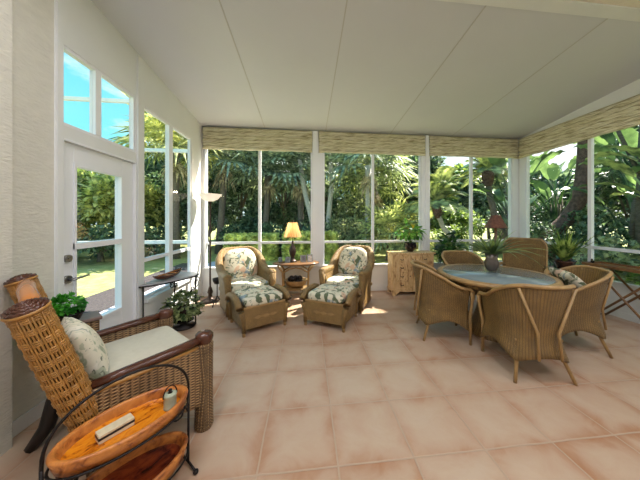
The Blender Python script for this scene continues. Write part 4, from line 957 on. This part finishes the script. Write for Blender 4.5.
for i,(x,y,h,r,m,l) in enumerate(near): leafy('rounded understory shrub outside, '+l,x,y,h,r,1.2,h*.48,M[m],2600,.20,.11,130+i,'shrub','shrub',zc=h*.5)
small=[(4.3,9.6,1.3,.8,'lf_yel','at the foot of the leaning date palm'),(5.9,9.4,1.5,.9,'lf_mid','between the two date palms'),(2.7,10.3,1.5,.9,'lf_grey','behind the pine chest'),(7.6,7.0,1.5,1.0,'lf_dark','left of the room corner post'),(6.4,4.8,1.3,.8,'lf_grey','low under the paddle leaves'),(6.3,3.2,1.1,.8,'lf_mid','low behind the tray table'),(-3.5,11.1,1.5,.9,'lf_dark','behind the long hedge, left end'),(-1.5,10.9,1.6,.9,'lf_dark','behind the gap between the hedges'),(1.5,10.9,1.7,.9,'lf_grey','right of the hedges'),(.2,11.0,1.6,.8,'lf_dark','behind the right hedge'),(-.9,9.9,1.3,.35,'lf_dark','inside the gap between the hedges') ,(8.2,5.9,1.9,1.0,'lf_dark','in front of the thick leaning palm'),(9.9,5.0,2.2,1.2,'lf_dark','under the farther sun-blocking tree'),(11.2,6.4,2.4,1.3,'lf_blue','beyond the farther sun-blocking tree'),(9.3,3.2,2.0,1.2,'lf_dark','beyond the tray table'),(11.4,3.6,2.4,1.4,'lf_dark','far beyond the tray table'),(9.6,8.9,2.2,1.2,'lf_dark','between corner post and leaning palm')]
for i,(x,y,h,r,m,l) in enumerate(small): leafy('small leafy shrub outside, '+l,x,y,h,r,.8,h*.5,M[m],1500,.13,.08,150+i,'shrub','shrub',zc=h*.5,tm='bark_brown')
left=[(-7.9,11.2,4.0,1.4,'lf_yel','outside the door, sunny yellow-green'),(-9.9,11.0,3.9,1.5,'lf_mid','outside the door, at its right'),(-7.0,13.6,5.0,1.9,'lf_dark','outside the left wall window'),(-13.8,10.6,2.7,1.8,'lf_yel','farther out past the door'),(-13.,14,3.6,2.0,'lf_grey','far behind the sunny tree')]
for i,(x,y,h,r,m,l) in enumerate(left): leafy('leafy tree '+l,x,y,h,r,1.9,h*.45,M[m],3600,.26,.14,170+i,zc=h*.52)
for i,(x,y) in enumerate(((-9.4,9.7),(-7.6,9.8),(-6.2,10.4),(-11.4,9.2))): leafy('dark low shrub at the lawn edge, %s'%('seen through the door left','seen through the door right','seen through the left wall window','half hidden left of the door')[i],x,y,1.5,1.3,1.3,.75,M['lf_dark'],1800,.15,.09,190+i,'shrub','shrub',zc=.72)
for i,(x,y) in enumerate(((7.9,4.9),(7.9,1.4))): leafy('added unseen sun-blocking tree over the paddle-leaved plants, %s one'%('farther','nearer')[i],x,y,8.2,3.0,2.6,1.7,M['lf_mid'],8000,.3,.16,400+i,zc=6.5)  # canopies added above the view to keep sun off the floor at right
rt=[(12.5,8.0,5.5,2.2,'lf_dark','beyond the paddle leaves, left'),(12.8,4.5,5.5,2.2,'lf_dark','beyond the paddle leaves, middle'),(12.6,1.2,5.5,2.2,'lf_mid','beyond the paddle leaves, right')]
for i,(x,y,h,r,m,l) in enumerate(rt): leafy('dense dark tree outside the right wall, '+l,x,y,h,r,2.2,h*.42,M[m],3200,.3,.16,200+i,zc=h*.5)
for i in range(13):
    a=-1.25+i*.215; d_=19.5; leafy('hazy distant tree, number %s counted from the left behind the tree line'%('one','two','three','four','five','six','seven','eight','nine','ten','eleven','twelve','thirteen')[i],d_*S(a),max(d_*K(a),4),min(5.0,2.4+.8*i),2.9,1.5,min(2.4,1.1+.35*i),M[('lf_blue','lf_dark')[i%2]],1500,.6,.34,300+i,group='distant trees',blobs=8)
# ------------------------------------------------------------------ sky and sun
w=bpy.data.worlds.new('sky'); sc.world=w; w.use_nodes=True; nt=w.node_tree; L=nt.links; bg=nt.nodes['Background']
tc=N(nt,'ShaderNodeTexCoord'); sp=N(nt,'ShaderNodeSeparateXYZ'); L.new(tc.outputs['Generated'],sp.inputs[0])
r=N(nt,'ShaderNodeValToRGB'); E=r.color_ramp.elements; E[0].position=.0;E[0].color=c4(rgb(168,186,194));E[1].position=.6;E[1].color=c4(rgb(62,142,172)); k=E.new(.25);k.color=c4(rgb(96,168,180)); L.new(sp.outputs[2],r.inputs[0])
n=N(nt,'ShaderNodeTexNoise',Scale=3.2,Detail=6,Roughness=.6); mp=N(nt,'ShaderNodeMapping'); mp.inputs['Scale'].default_value=(1,1,2.4); mp.inputs['Location'].default_value=(.3,.8,.1); L.new(tc.outputs['Generated'],mp.inputs[0]); L.new(mp.outputs[0],n.inputs['Vector'])
cr=N(nt,'ShaderNodeValToRGB'); cr.color_ramp.elements[0].position=.52; cr.color_ramp.elements[1].position=.68; L.new(n.outputs['Fac'],cr.inputs[0])
mx=N(nt,'ShaderNodeMix',data_type='RGBA'); L.new(cr.outputs[0],mx.inputs[0]); L.new(r.outputs[0],mx.inputs[6]); mx.inputs[7].default_value=(.46,.48,.49,1)
gl=N(nt,'ShaderNodeMapRange'); L.new(sp.outputs[0],gl.inputs[0]); gl.inputs[1].default_value=.15; gl.inputs[2].default_value=.75
mg=N(nt,'ShaderNodeMix',data_type='RGBA'); L.new(gl.outputs[0],mg.inputs[0]); L.new(mx.outputs[2],mg.inputs[6]); mg.inputs[7].default_value=(.50,.52,.54,1)
L.new(mg.outputs[2],bg.inputs[0]); bg.inputs[1].default_value=2.3
s=bpy.data.lights.new('sun','SUN'); s.energy=14.0; s.angle=.009; s.color=(1,.93,.80); so=bpy.data.objects.new('sun',s); col.objects.link(so)
SD=Vector((.72,.42,1.0)); so.rotation_euler=SD.to_track_quat('Z','Y').to_euler(); so.location=(8,8,12)
